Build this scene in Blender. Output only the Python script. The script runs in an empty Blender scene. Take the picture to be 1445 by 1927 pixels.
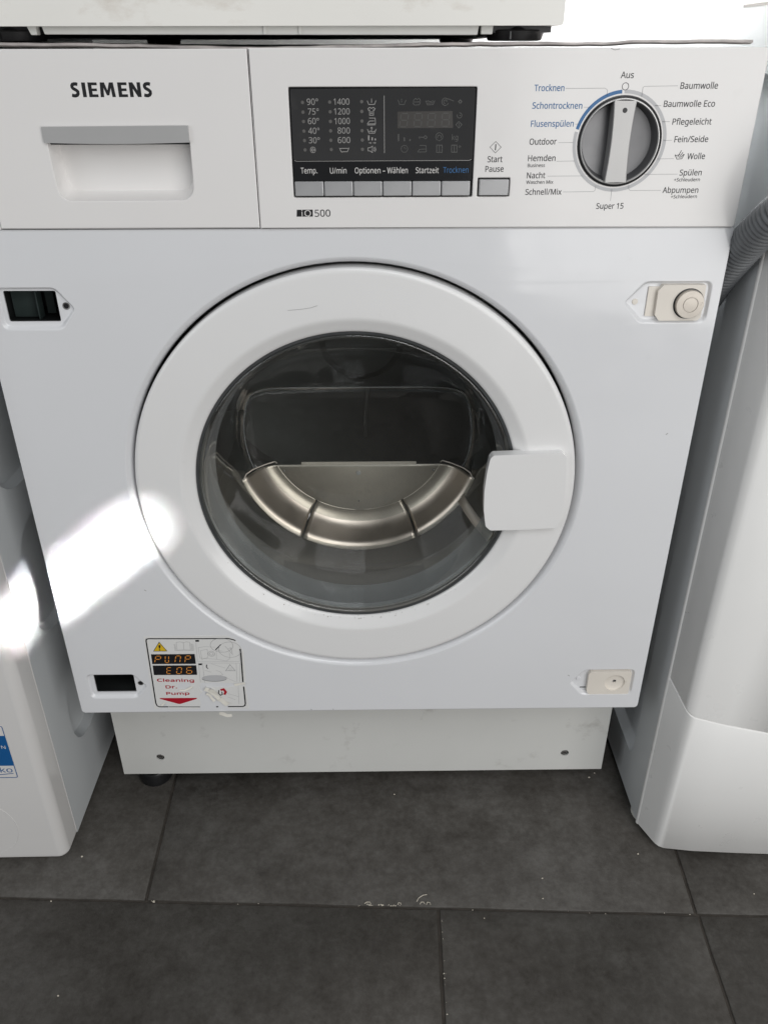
import bpy, bmesh, math, random
from mathutils import Vector, Matrix, Euler
from mathutils.geometry import tessellate_polygon

random.seed(7)
R = math.radians
SC = bpy.context.scene
COL = SC.collection

# ---------------------------------------------------------------- camera
cam = bpy.data.cameras.new('camera')
co = bpy.data.objects.new('camera', cam)
COL.objects.link(co)
cam.sensor_fit = 'VERTICAL'
cam.sensor_height = 36.0
cam.lens = 36.0 * 1532.976 / 1927.0
cam.clip_start = 0.02
cam.clip_end = 60
rt = Vector((0.99992034, -0.01251267, -0.00165599)).normalized()
fw = Vector((0.01005479, 0.86898088, -0.4947435)).normalized()
up = rt.cross(fw).normalized()
m = Matrix((rt, up, -fw)).transposed().to_4x4()
m.translation = (0.01787661, -0.65691432, 0.81759596)
co.matrix_world = m
SC.camera = co

# ---------------------------------------------------------------- world and lamps
w = bpy.data.worlds.new('World')
SC.world = w
w.use_nodes = True
bg = w.node_tree.nodes['Background']
bg.inputs[0].default_value = (0.93, 0.97, 1.0, 1)
bg.inputs[1].default_value = 0.26


def area(name, loc, target, sx, sy, power, col=(1, 1, 1), spread=180, roll=0.0):
    l = bpy.data.lights.new(name, 'AREA')
    l.shape = 'RECTANGLE'
    l.size, l.size_y = sx, sy
    l.energy = power
    l.color = col
    l.spread = R(spread)
    o = bpy.data.objects.new(name, l)
    COL.objects.link(o)
    d = (Vector(target) - Vector(loc)).normalized()
    q = d.to_track_quat('-Z', 'Y')
    o.rotation_euler = (q.to_matrix() @ Matrix.Rotation(roll, 3, 'Z')).to_euler()
    o.location = loc
    return o


area('door_daylight', (1.00, -1.62, 0.97), (0.05, 0, 0.66), 1.35, 1.8, 22.5, (1.0, 0.985, 0.965))
area('left_fill', (-1.7, -1.3, 1.2), (0.2, 0, 0.5), 1.0, 1.2, 8, (0.95, 0.975, 1.0))  # added fill from the left to brighten the right machine's chamfer
area('overhead_fill', (0.45, -1.5, 2.3), (0.35, -0.95, 0.0), 1.2, 0.8, 11, (0.95, 0.975, 1.0))  # unseen overhead lamp added to brighten the front floor tiles
area('gap_fill', (0.185, 0.32, 1.03), (0.345, 0.30, 0.86), 0.05, 0.40, 6, (0.97, 0.985, 1.0))  # added lamp that burns out the right machine's side above the lid
area('wall_fill', (0.24, 0.46, 1.3), (0.26, 0.7, 0.86), 0.3, 0.15, 5, (0.97, 0.985, 1.0))  # added lamp brightening the wall strip behind the machines


def strip_beam(name, loc, a, b, width, power, col, spread):
    """a slot of sunlight: a lamp whose parallel beam falls between a and b on the machine front"""
    loc, a, b = Vector(loc), Vector(a), Vector(b)
    d = ((a + b) / 2 - loc).normalized()
    t = (b - a)
    tp = t - d * t.dot(d)
    zz = -d
    xx = tp.normalized()
    yy = zz.cross(xx)
    o = area(name, loc, (a + b) / 2, tp.length, width, power, col, spread)
    o.matrix_world = Matrix((xx, yy, zz)).transposed().to_4x4()
    o.location = loc
    return o


strip_beam('sun_slot', (0.75, -1.35, 1.25), (-0.354, 0, 0.312), (-0.194, 0, 0.4345), 0.030, 0.155, (1.0, 0.98, 0.95), 1.8)

SC.view_settings.view_transform = 'Standard'
SC.view_settings.look = 'None'
SC.view_settings.exposure = -0.06
SC.view_settings.gamma = 1.0
SC.cycles.use_denoising = True
SC.cycles.max_bounces = 8
SC.cycles.transparent_max_bounces = 12
SC.cycles.caustics_reflective = False
SC.cycles.caustics_refractive = False


# ---------------------------------------------------------------- materials
def nodes(mt):
    mt.use_nodes = True
    nt = mt.node_tree
    return nt, nt.nodes['Principled BSDF']


def mat(name, col, rough=0.4, metal=0.0, var=0.0, vscale=30, bump=0.0, bscale=20, spec=0.5,
        dirt=None, dirt_amt=0.0, dscale=18, dthr=0.62, coat=0.0, rvar=0.0, stretch=(1, 1, 1)):
    mt = bpy.data.materials.new(name)
    nt, p = nodes(mt)
    N, L = nt.nodes, nt.links
    p.inputs['Base Color'].default_value = (*col, 1)
    p.inputs['Roughness'].default_value = rough
    p.inputs['Metallic'].default_value = metal
    p.inputs['Specular IOR Level'].default_value = spec
    p.inputs['Coat Weight'].default_value = coat
    p.inputs['Coat Roughness'].default_value = 0.06
    if var or bump or dirt_amt or rvar:
        tc = N.new('ShaderNodeTexCoord')
        mp = N.new('ShaderNodeMapping')
        mp.inputs['Scale'].default_value = stretch
        L.new(tc.outputs['Object'], mp.inputs['Vector'])
        vec = mp.outputs['Vector']
    src = None
    if var:
        n = N.new('ShaderNodeTexNoise')
        n.inputs['Scale'].default_value = vscale
        n.inputs['Detail'].default_value = 6
        L.new(vec, n.inputs['Vector'])
        r = N.new('ShaderNodeValToRGB')
        r.color_ramp.elements[0].position = 0.3
        r.color_ramp.elements[1].position = 0.7
        r.color_ramp.elements[0].color = (*[c * (1 - var) for c in col], 1)
        r.color_ramp.elements[1].color = (*[min(1, c * (1 + var)) for c in col], 1)
        L.new(n.outputs['Fac'], r.inputs['Fac'])
        src = r.outputs['Color']
    if dirt_amt:
        n = N.new('ShaderNodeTexNoise')
        n.inputs['Scale'].default_value = dscale
        n.inputs['Detail'].default_value = 8
        n.inputs['Roughness'].default_value = 0.65
        L.new(vec, n.inputs['Vector'])
        r = N.new('ShaderNodeMapRange')
        r.inputs['From Min'].default_value = dthr
        r.inputs['From Max'].default_value = dthr + 0.16
        r.inputs['To Max'].default_value = dirt_amt
        L.new(n.outputs['Fac'], r.inputs['Value'])
        mx = N.new('ShaderNodeMix')
        mx.data_type = 'RGBA'
        L.new(r.outputs['Result'], mx.inputs['Factor'])
        mx.inputs['A'].default_value = (*col, 1)
        if src:
            L.new(src, mx.inputs['A'])
        mx.inputs['B'].default_value = (*dirt, 1)
        src = mx.outputs['Result']
    if src:
        L.new(src, p.inputs['Base Color'])
    if rvar:
        n = N.new('ShaderNodeTexNoise')
        n.inputs['Scale'].default_value = 45
        n.inputs['Detail'].default_value = 5
        L.new(vec, n.inputs['Vector'])
        r = N.new('ShaderNodeMapRange')
        r.inputs['From Min'].default_value = 0.3
        r.inputs['From Max'].default_value = 0.7
        r.inputs['To Min'].default_value = max(0.02, rough - rvar)
        r.inputs['To Max'].default_value = rough + rvar
        L.new(n.outputs['Fac'], r.inputs['Value'])
        L.new(r.outputs['Result'], p.inputs['Roughness'])
    if bump:
        n = N.new('ShaderNodeTexNoise')
        n.inputs['Scale'].default_value = bscale
        n.inputs['Detail'].default_value = 2 if bscale < 15 else 6
        L.new(vec, n.inputs['Vector'])
        b = N.new('ShaderNodeBump')
        b.inputs['Strength'].default_value = 1.0
        b.inputs['Distance'].default_value = bump
        L.new(n.outputs['Fac'], b.inputs['Height'])
        L.new(b.outputs['Normal'], p.inputs['Normal'])
    return mt


M = {}
M['panel'] = mat('panel_plastic', (0.80, 0.782, 0.768), 0.18, var=0.012, vscale=9, rvar=0.05, bump=0.0004, bscale=7,
                 dirt=(0.45, 0.42, 0.38), dirt_amt=0.10, dscale=30, dthr=0.66)
M['enamel'] = mat('white_enamel', (0.74, 0.745, 0.762), 0.14, var=0.012, vscale=6, rvar=0.06, bump=0.0022, bscale=5,
                  dirt=(0.45, 0.44, 0.42), dirt_amt=0.12, dscale=40, dthr=0.68, coat=0.3)
M['ring'] = mat('door_plastic', (0.79, 0.785, 0.78), 0.2, var=0.012, vscale=8, rvar=0.05,
                dirt=(0.4, 0.37, 0.33), dirt_amt=0.12, dscale=35, dthr=0.66, coat=0.2)
M['plinth'] = mat('plinth_paint', (0.66, 0.66, 0.635), 0.42, var=0.03, vscale=7, rvar=0.08,
                  dirt=(0.28, 0.26, 0.23), dirt_amt=0.45, dscale=20, dthr=0.60)
M['cabinet'] = mat('cabinet_steel', (0.6, 0.6, 0.6), 0.4, var=0.03)
M['galv'] = mat('worn_top_plate', (0.42, 0.385, 0.37), 0.45, metal=0.2, var=0.3, vscale=60, bump=0.0006, bscale=90)
M['silver'] = mat('silver_plastic', (0.42, 0.42, 0.425), 0.34, metal=0.35, var=0.04, vscale=50, rvar=0.05)
M['silverlight'] = mat('satin_silver', (0.52, 0.515, 0.51), 0.3, metal=0.35, var=0.02, vscale=30)
M['silvergrip'] = mat('grip_silver', (0.43, 0.425, 0.42), 0.33, metal=0.3, var=0.02, vscale=30)
M['dialface'] = mat('dial_face', (0.17, 0.17, 0.175), 0.36, metal=0.5, var=0.05, vscale=60, rvar=0.05)
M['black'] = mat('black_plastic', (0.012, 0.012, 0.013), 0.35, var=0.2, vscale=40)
M['strip'] = mat('black_gloss', (0.008, 0.008, 0.009), 0.16, var=0.2, vscale=40)
M['disp'] = mat('display_glass', (0.022, 0.021, 0.021), 0.05, var=0.3, vscale=10, bump=0.0006, bscale=9, spec=1.0,
                dirt=(0.08, 0.075, 0.07), dirt_amt=0.25, dscale=40, dthr=0.6)
M['steelbend'] = mat('steel_dark_tone', (0.50, 0.45, 0.385), 0.33, metal=0.95, var=0.06, vscale=25, rvar=0.05)  # shield's bend and flange: same sheet, shade painted as a darker tone
M['steel'] = mat('steel_light_tone', (0.72, 0.665, 0.585), 0.40, metal=0.36, var=0.06, vscale=25, rvar=0.07,
                 dirt=(0.2, 0.18, 0.15), dirt_amt=0.3, dscale=40, dthr=0.58)  # same sheet toned lighter to paint the brightness of the flat
M['drum'] = mat('drum_steel', (0.26, 0.27, 0.265), 0.35, metal=0.9, var=0.1, vscale=10)
M['rubber'] = mat('grey_rubber', (0.20, 0.20, 0.195), 0.5, var=0.12, vscale=60, dirt=(0.2, 0.19, 0.17),
                  dirt_amt=0.25, dscale=120, dthr=0.5)
M['trim'] = mat('dark_trim', (0.055, 0.058, 0.06), 0.3, var=0.2, vscale=30)
M['dark'] = mat('dark_interior', (0.012, 0.014, 0.014), 0.6, var=0.3, vscale=15)
M['bracket'] = mat('inner_bracket', (0.035, 0.05, 0.048), 0.5, var=0.3, vscale=30)
M['cream'] = mat('cream_plastic', (0.76, 0.71, 0.64), 0.35, var=0.04, vscale=30, dirt=(0.32, 0.26, 0.2), dirt_amt=0.5,
                 dscale=90, dthr=0.64)
M['magnet'] = mat('worn_magnet', (0.52, 0.48, 0.43), 0.35, metal=0.55, var=0.12, vscale=80, rvar=0.1,
                  dirt=(0.12, 0.10, 0.08), dirt_amt=0.8, dscale=160, dthr=0.63)
M['upper'] = mat('aged_white_enamel', (0.86, 0.845, 0.80), 0.4, var=0.03, vscale=8, dirt=(0.45, 0.36, 0.27), dirt_amt=0.38,
                 dscale=16, dthr=0.55, stretch=(1, 1, 2.2))
M['tray'] = mat('tray_plastic', (0.66, 0.66, 0.63), 0.5, var=0.03)
M['left'] = mat('white_plastic', (0.70, 0.685, 0.67), 0.14, var=0.015, vscale=6, rvar=0.03, dirt=(0.4, 0.36, 0.3),
                dirt_amt=0.15, dscale=40, dthr=0.66)
M['side'] = mat('white_side_steel', (0.60, 0.62, 0.63), 0.32)
M['right'] = mat('white_front_plastic', (0.82, 0.815, 0.80), 0.32, var=0.015, vscale=6, rvar=0.06, dirt=(0.42, 0.39, 0.34),
                 dirt_amt=0.15, dscale=30, dthr=0.66)
M['hose'] = mat('grey_hose', (0.15, 0.157, 0.165), 0.42, var=0.12, vscale=40)
M['wall'] = mat('white_wall', (0.8, 0.8, 0.79), 0.7, var=0.03, vscale=6)
M['crumb'] = mat('pale_crumb', (0.62, 0.57, 0.48), 0.8, var=0.15, vscale=200)
M['paper'] = mat('torn_paper', (0.78, 0.75, 0.68), 0.75, var=0.08, vscale=120)
M['sticker'] = mat('sticker_film', (0.74, 0.735, 0.72), 0.35, var=0.015, vscale=40)
M['screw'] = mat('screw_steel', (0.35, 0.34, 0.33), 0.35, metal=0.9, var=0.1, vscale=100)
INK = {}
for k, c in dict(black=(0.010, 0.010, 0.012), dark=(0.03, 0.03, 0.034), grey=(0.36, 0.355, 0.35), mid=(0.42, 0.42, 0.42),
                 blue=(0.025, 0.135, 0.33), white=(0.72, 0.70, 0.68), dim=(0.33, 0.32, 0.31), faint=(0.075, 0.075, 0.072),
                 led=(0.11, 0.105, 0.10), red=(0.42, 0.008, 0.022), yellow=(0.72, 0.47, 0.02), orange=(0.78, 0.30, 0.05),
                 labelblue=(0.008, 0.10, 0.30), segbox=(0.040, 0.036, 0.033), lightgrey=(0.5, 0.5, 0.51)).items():
    INK[k] = mat('ink_' + k, c, 0.4)
for k in ('white', 'dim', 'faint', 'led', 'segbox'):
    pass


def tile_mat():
    mt = bpy.data.materials.new('slate_tile')
    nt, p = nodes(mt)
    N, L = nt.nodes, nt.links
    tc = N.new('ShaderNodeTexCoord')
    oi = N.new('ShaderNodeObjectInfo')
    ad = N.new('ShaderNodeVectorMath')
    ad.operation = 'MULTIPLY_ADD'
    ad.inputs[1].default_value = (1, 1, 1)
    L.new(tc.outputs['Object'], ad.inputs[0])
    sc = N.new('ShaderNodeVectorMath')
    sc.operation = 'SCALE'
    sc.inputs[0].default_value = (7, 5, 3)
    L.new(oi.outputs['Random'], sc.inputs['Scale'])
    L.new(sc.outputs['Vector'], ad.inputs[2])
    v = ad.outputs['Vector']

    def noise(scale, det, rough=0.55):
        n = N.new('ShaderNodeTexNoise')
        n.inputs['Scale'].default_value = scale
        n.inputs['Detail'].default_value = det
        n.inputs['Roughness'].default_value = rough
        L.new(v, n.inputs['Vector'])
        return n.outputs['Fac']
    big, mid, fine = noise(9, 9, 0.68), noise(60, 9, 0.7), noise(300, 4)
    r = N.new('ShaderNodeValToRGB')
    e = r.color_ramp.elements
    e[0].position, e[0].color = 0.36, (0.050, 0.0445, 0.0385, 1)
    e[1].position, e[1].color = 0.66, (0.116, 0.1095, 0.101, 1)
    ee = e.new(0.5)
    ee.color = (0.078, 0.072, 0.0645, 1)
    a1 = N.new('ShaderNodeMath')
    a1.operation = 'MULTIPLY_ADD'
    a1.inputs[1].default_value = 0.55
    L.new(big, a1.inputs[0])
    a2 = N.new('ShaderNodeMath')
    a2.operation = 'MULTIPLY'
    a2.inputs[1].default_value = 0.45
    L.new(mid, a2.inputs[0])
    L.new(a2.outputs[0], a1.inputs[2])
    a3 = N.new('ShaderNodeMath')
    a3.operation = 'MULTIPLY_ADD'
    a3.inputs[1].default_value = 0.34
    L.new(noise(170, 6, 0.7), a3.inputs[0])
    a4 = N.new('ShaderNodeMath')
    a4.operation = 'SUBTRACT'
    a4.inputs[1].default_value = 0.17
    L.new(a1.outputs[0], a3.inputs[2])
    L.new(a3.outputs[0], a4.inputs[0])
    L.new(a4.outputs[0], r.inputs['Fac'])
    # dark scuffs
    sf = noise(11, 10, 0.75)
    mr = N.new('ShaderNodeMapRange')
    mr.inputs['From Min'].default_value = 0.62
    mr.inputs['From Max'].default_value = 0.72
    mr.inputs['To Max'].default_value = 0.75
    L.new(sf, mr.inputs['Value'])
    mx = N.new('ShaderNodeMix')
    mx.data_type = 'RGBA'
    L.new(mr.outputs['Result'], mx.inputs['Factor'])
    L.new(r.outputs['Color'], mx.inputs['A'])
    mx.inputs['B'].default_value = (0.03, 0.027, 0.024, 1)
    # pale specks of dust
    sp = noise(420, 2)
    m2 = N.new('ShaderNodeMapRange')
    m2.inputs['From Min'].default_value = 0.73
    m2.inputs['From Max'].default_value = 0.78
    m2.inputs['To Max'].default_value = 0.12
    L.new(sp, m2.inputs['Value'])
    mx2 = N.new('ShaderNodeMix')
    mx2.data_type = 'RGBA'
    L.new(m2.outputs['Result'], mx2.inputs['Factor'])
    L.new(mx.outputs['Result'], mx2.inputs['A'])
    mx2.inputs['B'].default_value = (0.25, 0.22, 0.18, 1)
    L.new(mx2.outputs['Result'], p.inputs['Base Color'])
    p.inputs['Specular IOR Level'].default_value = 0.32
    rr_ = N.new('ShaderNodeMapRange')
    rr_.inputs['To Min'].default_value = 0.36
    rr_.inputs['To Max'].default_value = 0.62
    L.new(mid, rr_.inputs['Value'])
    L.new(rr_.outputs['Result'], p.inputs['Roughness'])
    b = N.new('ShaderNodeBump')
    b.inputs['Distance'].default_value = 0.0006
    s = N.new('ShaderNodeMath')
    s.operation = 'MULTIPLY_ADD'
    s.inputs[1].default_value = 0.35
    L.new(fine, s.inputs[0])
    L.new(mid, s.inputs[2])
    L.new(s.outputs[0], b.inputs['Height'])
    L.new(b.outputs['Normal'], p.inputs['Normal'])
    return mt


M['tile'] = tile_mat()
M['grout'] = mat('grout', (0.062, 0.053, 0.044), 0.85, var=0.3, vscale=60, bump=0.001, bscale=150)


def glass_mat(name, tint, refl=1.0, haze=0.03, hcol=(0.3, 0.32, 0.33), residue=0.0):
    mt = bpy.data.materials.new(name)
    mt.use_nodes = True
    nt = mt.node_tree
    N, L = nt.nodes, nt.links
    N.remove(N['Principled BSDF'])
    out = N['Material Output']
    t = N.new('ShaderNodeBsdfTransparent')
    t.inputs['Color'].default_value = (*tint, 1)
    g = N.new('ShaderNodeBsdfGlossy')
    g.inputs['Roughness'].default_value = 0.03
    g.inputs['Color'].default_value = (refl, refl, refl, 1)
    lw = N.new('ShaderNodeLayerWeight')       # reflection of both faces of the pane, the same from either side
    lw.inputs['Blend'].default_value = 0.5
    pw = N.new('ShaderNodeMath')
    pw.operation = 'POWER'
    pw.inputs[1].default_value = 3.6
    L.new(lw.outputs['Facing'], pw.inputs[0])
    fr = N.new('ShaderNodeMath')
    fr.operation = 'MULTIPLY_ADD'
    fr.inputs[1].default_value = 0.80
    fr.inputs[2].default_value = 0.085
    L.new(pw.outputs[0], fr.inputs[0])
    mx = N.new('ShaderNodeMixShader')
    L.new(fr.outputs[0], mx.inputs[0])
    L.new(t.outputs[0], mx.inputs[1])
    L.new(g.outputs[0], mx.inputs[2])
    # diffuse haze: thin dust on the bowl, painted light on rim and edge
    d = N.new('ShaderNodeBsdfDiffuse')
    d.inputs['Color'].default_value = (*hcol, 1)
    tc = N.new('ShaderNodeTexCoord')
    n = N.new('ShaderNodeTexNoise')
    n.inputs['Scale'].default_value = 260
    n.inputs['Detail'].default_value = 9
    n.inputs['Roughness'].default_value = 0.75
    L.new(tc.outputs['Object'], n.inputs['Vector'])
    mr = N.new('ShaderNodeMapRange')
    mr.inputs['From Min'].default_value = 0.42
    mr.inputs['From Max'].default_value = 0.75
    mr.inputs['To Min'].default_value = haze * (0.6 if haze < 0.1 else 0.95)
    mr.inputs['To Max'].default_value = haze * (2.0 if haze < 0.1 else 1.08)
    L.new(n.outputs['Fac'], mr.inputs['Value'])
    hz = mr.outputs['Result']
    if residue:                               # haze that grows stronger towards the bottom of the bowl
        sx = N.new('ShaderNodeSeparateXYZ')
        L.new(tc.outputs['Object'], sx.inputs[0])
        n3 = N.new('ShaderNodeTexNoise')
        n3.inputs['Scale'].default_value = 9
        n3.inputs['Detail'].default_value = 5
        L.new(tc.outputs['Object'], n3.inputs['Vector'])
        ad = N.new('ShaderNodeMath')
        ad.operation = 'MULTIPLY_ADD'
        ad.inputs[1].default_value = 0.07
        L.new(n3.outputs['Fac'], ad.inputs[0])
        L.new(sx.outputs['Z'], ad.inputs[2])
        zr = N.new('ShaderNodeMapRange')
        zr.interpolation_type = 'SMOOTHSTEP'
        zr.inputs['From Min'].default_value = -0.105
        zr.inputs['From Max'].default_value = -0.03
        zr.inputs['To Min'].default_value = residue
        zr.inputs['To Max'].default_value = 0.0
        L.new(ad.outputs[0], zr.inputs['Value'])
        sm = N.new('ShaderNodeMath')
        sm.operation = 'ADD'
        L.new(zr.outputs['Result'], sm.inputs[0])
        L.new(mr.outputs['Result'], sm.inputs[1])
        hz = sm.outputs[0]
    m2 = N.new('ShaderNodeMixShader')
    L.new(hz, m2.inputs[0])
    L.new(mx.outputs[0], m2.inputs[1])
    L.new(d.outputs[0], m2.inputs[2])
    L.new(m2.outputs[0], out.inputs['Surface'])
    return mt


M['glass'] = glass_mat('door_glass', (0.90, 0.92, 0.91), haze=0.035, hcol=(0.46, 0.44, 0.40), residue=0.22)
M['rim'] = glass_mat('rim_haze_band', (0.78, 0.82, 0.83), haze=0.26, hcol=(0.47, 0.48, 0.48))  # pale haze painted for light refracted in the thick rim
M['edge_glint'] = glass_mat('glass_edge_glint', (0.75, 0.78, 0.77), haze=0.22, hcol=(0.5, 0.52, 0.52))  # pale haze painted for the highlight along the rear edge


# ---------------------------------------------------------------- geometry helpers (all measures in millimetres)
class MB:
    def __init__(self):
        self.v, self.f, self.m = [], [], []

    def add(self, vs, fs, mi=0):
        b = len(self.v)
        self.v += [tuple(p) for p in vs]
        self.f += [[b + i for i in q] for q in fs]
        self.m += [mi] * len(fs)
        return self

    def box(self, x0, x1, y0, y1, z0, z1, mi=0):
        vs = [(x, y, z) for z in (z0, z1) for y in (y0, y1) for x in (x0, x1)]
        return self.add(vs, [(0, 2, 3, 1), (4, 5, 7, 6), (0, 1, 5, 4), (2, 6, 7, 3), (0, 4, 6, 2), (1, 3, 7, 5)], mi)

    def fill(self, outer, holes=(), y=0.0, mi=0):
        loops = [outer] + list(holes)
        tri = tessellate_polygon([[Vector((p[0], p[1], 0)) for p in l] for l in loops])
        vs = [(p[0], y, p[1]) for l in loops for p in l]
        return self.add(vs, tri, mi)

    def prism(self, outer, holes=(), y0=0.0, y1=10.0, mi=0):
        for y in (y0, y1):
            self.fill(outer, holes, y, mi)
        for l in [outer] + list(holes):
            n = len(l)
            self.add([(p[0], y0, p[1]) for p in l] + [(p[0], y1, p[1]) for p in l],
                     [(i, (i + 1) % n, n + (i + 1) % n, n + i) for i in range(n)], mi)
        return self

    def slab(self, outer, holes=(), y0=0.0, y1=10.0, r=1.2, seg=4, mi=0):
        """plate with its front edges rounded by r"""
        steps = [(r * (1 - math.sin(math.pi / 2 * k / seg)), y0 + r * (1 - math.cos(math.pi / 2 * k / seg))) for k in range(seg + 1)]
        loops = [outer] + list(holes)
        fronts = []
        for n_, l in enumerate(loops):
            a = sum(l[i - 1][0] * l[i][1] - l[i][0] * l[i - 1][1] for i in range(len(l)))
            sg = (1 if a > 0 else -1) * (1 if n_ == 0 else -1)
            rr_ = [[(p[0], y, p[1]) for p in shrink(l, sg * d)] for d, y in steps]
            rr_.append([(p[0], y1, p[1]) for p in l])
            self.loft(rr_, mi=mi)
            fronts.append([(p[0], p[2]) for p in rr_[0]])
        self.fill(fronts[0], fronts[1:], y0, mi)
        self.fill(outer, holes, y1, mi)
        return self

    def loft(self, rings, closed=True, cap0=False, cap1=False, mi=0):
        n = len(rings[0])
        vs = [p for r in rings for p in r]
        fs = []
        for k in range(len(rings) - 1):
            for i in range(n if closed else n - 1):
                j = (i + 1) % n
                fs.append((k * n + i, k * n + j, (k + 1) * n + j, (k + 1) * n + i))
        if cap0:
            fs.append(tuple(range(n)))
        if cap1:
            fs.append(tuple((len(rings) - 1) * n + i for i in range(n)))
        return self.add(vs, fs, mi)

    def revolve(self, prof, cx, cz, n=96, cap0=False, cap1=False, mi=0):
        rings = [[(cx + r * math.cos(2 * math.pi * i / n), y, cz + r * math.sin(2 * math.pi * i / n)) for i in range(n)]
                 for r, y in prof]
        return self.loft(rings, True, cap0, cap1, mi)

    def lathe_z(self, prof, cx, cy, n=32, cap0=True, cap1=True, mi=0):
        rings = [[(cx + r * math.cos(2 * math.pi * i / n), cy + r * math.sin(2 * math.pi * i / n), z) for i in range(n)]
                 for r, z in prof]
        return self.loft(rings, True, cap0, cap1, mi)

    def tube(self, path, rad, n=12, cap=True, mi=0):
        P = [Vector(p) for p in path]
        rings = []
        nrm = None
        for i, p in enumerate(P):
            t = (P[min(i + 1, len(P) - 1)] - P[max(i - 1, 0)]).normalized()
            if nrm is None:
                nrm = t.orthogonal().normalized()
            nrm = (nrm - t * nrm.dot(t)).normalized()
            b = t.cross(nrm)
            r = rad[i] if isinstance(rad, (list, tuple)) else rad
            rings.append([tuple(p + nrm * (r * math.cos(2 * math.pi * k / n)) + b * (r * math.sin(2 * math.pi * k / n)))
                          for k in range(n)])
        return self.loft(rings, True, cap, cap, mi)

    def stroke(self, pts, wid, y, closed=False, mi=0):
        P = [Vector((p[0], p[1])) for p in pts]
        n = len(P)
        L_, R_ = [], []
        for i in range(n):
            a = P[i - 1] if (i > 0 or closed) else None
            b = P[(i + 1) % n] if (i < n - 1 or closed) else None
            d1 = (P[i] - a).normalized() if a is not None else (b - P[i]).normalized()
            d2 = (b - P[i]).normalized() if b is not None else d1
            n1, n2 = Vector((-d1.y, d1.x)), Vector((-d2.y, d2.x))
            mm = n1 + n2
            if mm.length < 1e-6:
                mm = n1
            mm.normalize()
            k = wid / 2 / max(0.5, mm.dot(n1))
            L_.append(P[i] + mm * k)
            R_.append(P[i] - mm * k)
        vs = [(p.x, y, p.y) for p in L_] + [(p.x, y, p.y) for p in R_]
        return self.add(vs, [(i, (i + 1) % n, n + (i + 1) % n, n + i) for i in range(n if closed else n - 1)], mi)

    def disc(self, c, r, y, n=20, mi=0):
        return self.add([(c[0] + r * math.cos(2 * math.pi * i / n), y, c[1] + r * math.sin(2 * math.pi * i / n))
                         for i in range(n)], [tuple(range(n))], mi)


def circ(c, r, n=24, a0=0.0, a1=360.0):
    full = abs(a1 - a0) >= 360
    k = n if full else n + 1
    return [(c[0] + r * math.cos(R(a0 + (a1 - a0) * i / n)), c[1] + r * math.sin(R(a0 + (a1 - a0) * i / n))) for i in range(k)]


def rpoly(pts, rad, n=5):
    """polygon with rounded corners"""
    out = []
    N = len(pts)
    for i in range(N):
        p, a, b = Vector(pts[i]), Vector(pts[i - 1]), Vector(pts[(i + 1) % N])
        r = rad[i] if isinstance(rad, (list, tuple)) else rad
        if r <= 0:
            out.append(tuple(p))
            continue
        u, v = (a - p).normalized(), (b - p).normalized()
        ang = max(0.05, u.angle(v))
        t = min(r / math.tan(ang / 2), (a - p).length * 0.48, (b - p).length * 0.48)
        s, e = p + u * t, p + v * t
        for k in range(n + 1):
            q = k / n
            out.append(tuple((s * (1 - q) + p * q) * (1 - q) + (p * (1 - q) + e * q) * q))
    return out


def shrink(loop, d):
    n_ = len(loop)
    out = []
    for i in range(n_):
        p, a, b = Vector(loop[i]), Vector(loop[i - 1]), Vector(loop[(i + 1) % n_])
        t = (b - a)
        nn = Vector((-t.y, t.x)).normalized() if t.length > 1e-9 else Vector((0, 0))
        out.append(tuple(p + nn * d))
    return out


def rrect(x0, z0, x1, z1, r, n=5):
    return rpoly([(x0, z0), (x1, z0), (x1, z1), (x0, z1)], r, n)


LOC = {}


def obj(name, mb, mats, parent=None, bevel=0.0, angle=35, seg=2, smooth=True, wn=True, label=None, merge=0.002, flip=False):
    me = bpy.data.meshes.new(name)
    c = Vector((0, 0, 0))
    xs, ys, zs = zip(*mb.v)
    c = Vector(((min(xs) + max(xs)) / 2, (min(ys) + max(ys)) / 2, (min(zs) + max(zs)) / 2))
    me.from_pydata([((p[0] - c.x) * .001, (p[1] - c.y) * .001, (p[2] - c.z) * .001) for p in mb.v], [], mb.f)
    if not isinstance(mats, (list, tuple)):
        mats = [mats]
    for q in mats:
        me.materials.append(q)
    for p, k in zip(me.polygons, mb.m):
        p.material_index = k
    bm = bmesh.new()
    bm.from_mesh(me)
    if merge:
        bmesh.ops.remove_doubles(bm, verts=bm.verts, dist=merge * .001)
    bmesh.ops.recalc_face_normals(bm, faces=bm.faces)
    if flip:
        bmesh.ops.reverse_faces(bm, faces=bm.faces)
    bm.to_mesh(me)
    bm.free()
    if smooth:
        for p in me.polygons:
            p.use_smooth = True
        me.set_sharp_from_angle(angle=R(angle))
    o = bpy.data.objects.new(name, me)
    COL.objects.link(o)
    LOC[o.name] = c * .001
    o.location = c * .001
    if parent is not None:
        o.parent = parent
        o.matrix_parent_inverse = Matrix.Translation(-LOC[parent.name])
    if bevel:
        b = o.modifiers.new('bevel', 'BEVEL')
        b.width = bevel * .001
        b.segments = seg
        b.limit_method = 'ANGLE'
        b.angle_limit = R(30)
        b.harden_normals = False
    if wn and smooth:
        n = o.modifiers.new('normals', 'WEIGHTED_NORMAL')
        n.keep_sharp = True
        n.weight = 80
    if label:
        o['label'] = label
    return o


def thing(name, label, cat, loc, group=None):
    o = bpy.data.objects.new(name, None)
    o.empty_display_size = 0.05
    COL.objects.link(o)
    o.location = Vector(loc) * .001
    LOC[o.name] = Vector(loc) * .001
    o['label'] = label
    o['category'] = cat
    if group:
        o['group'] = group
    return o


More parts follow.
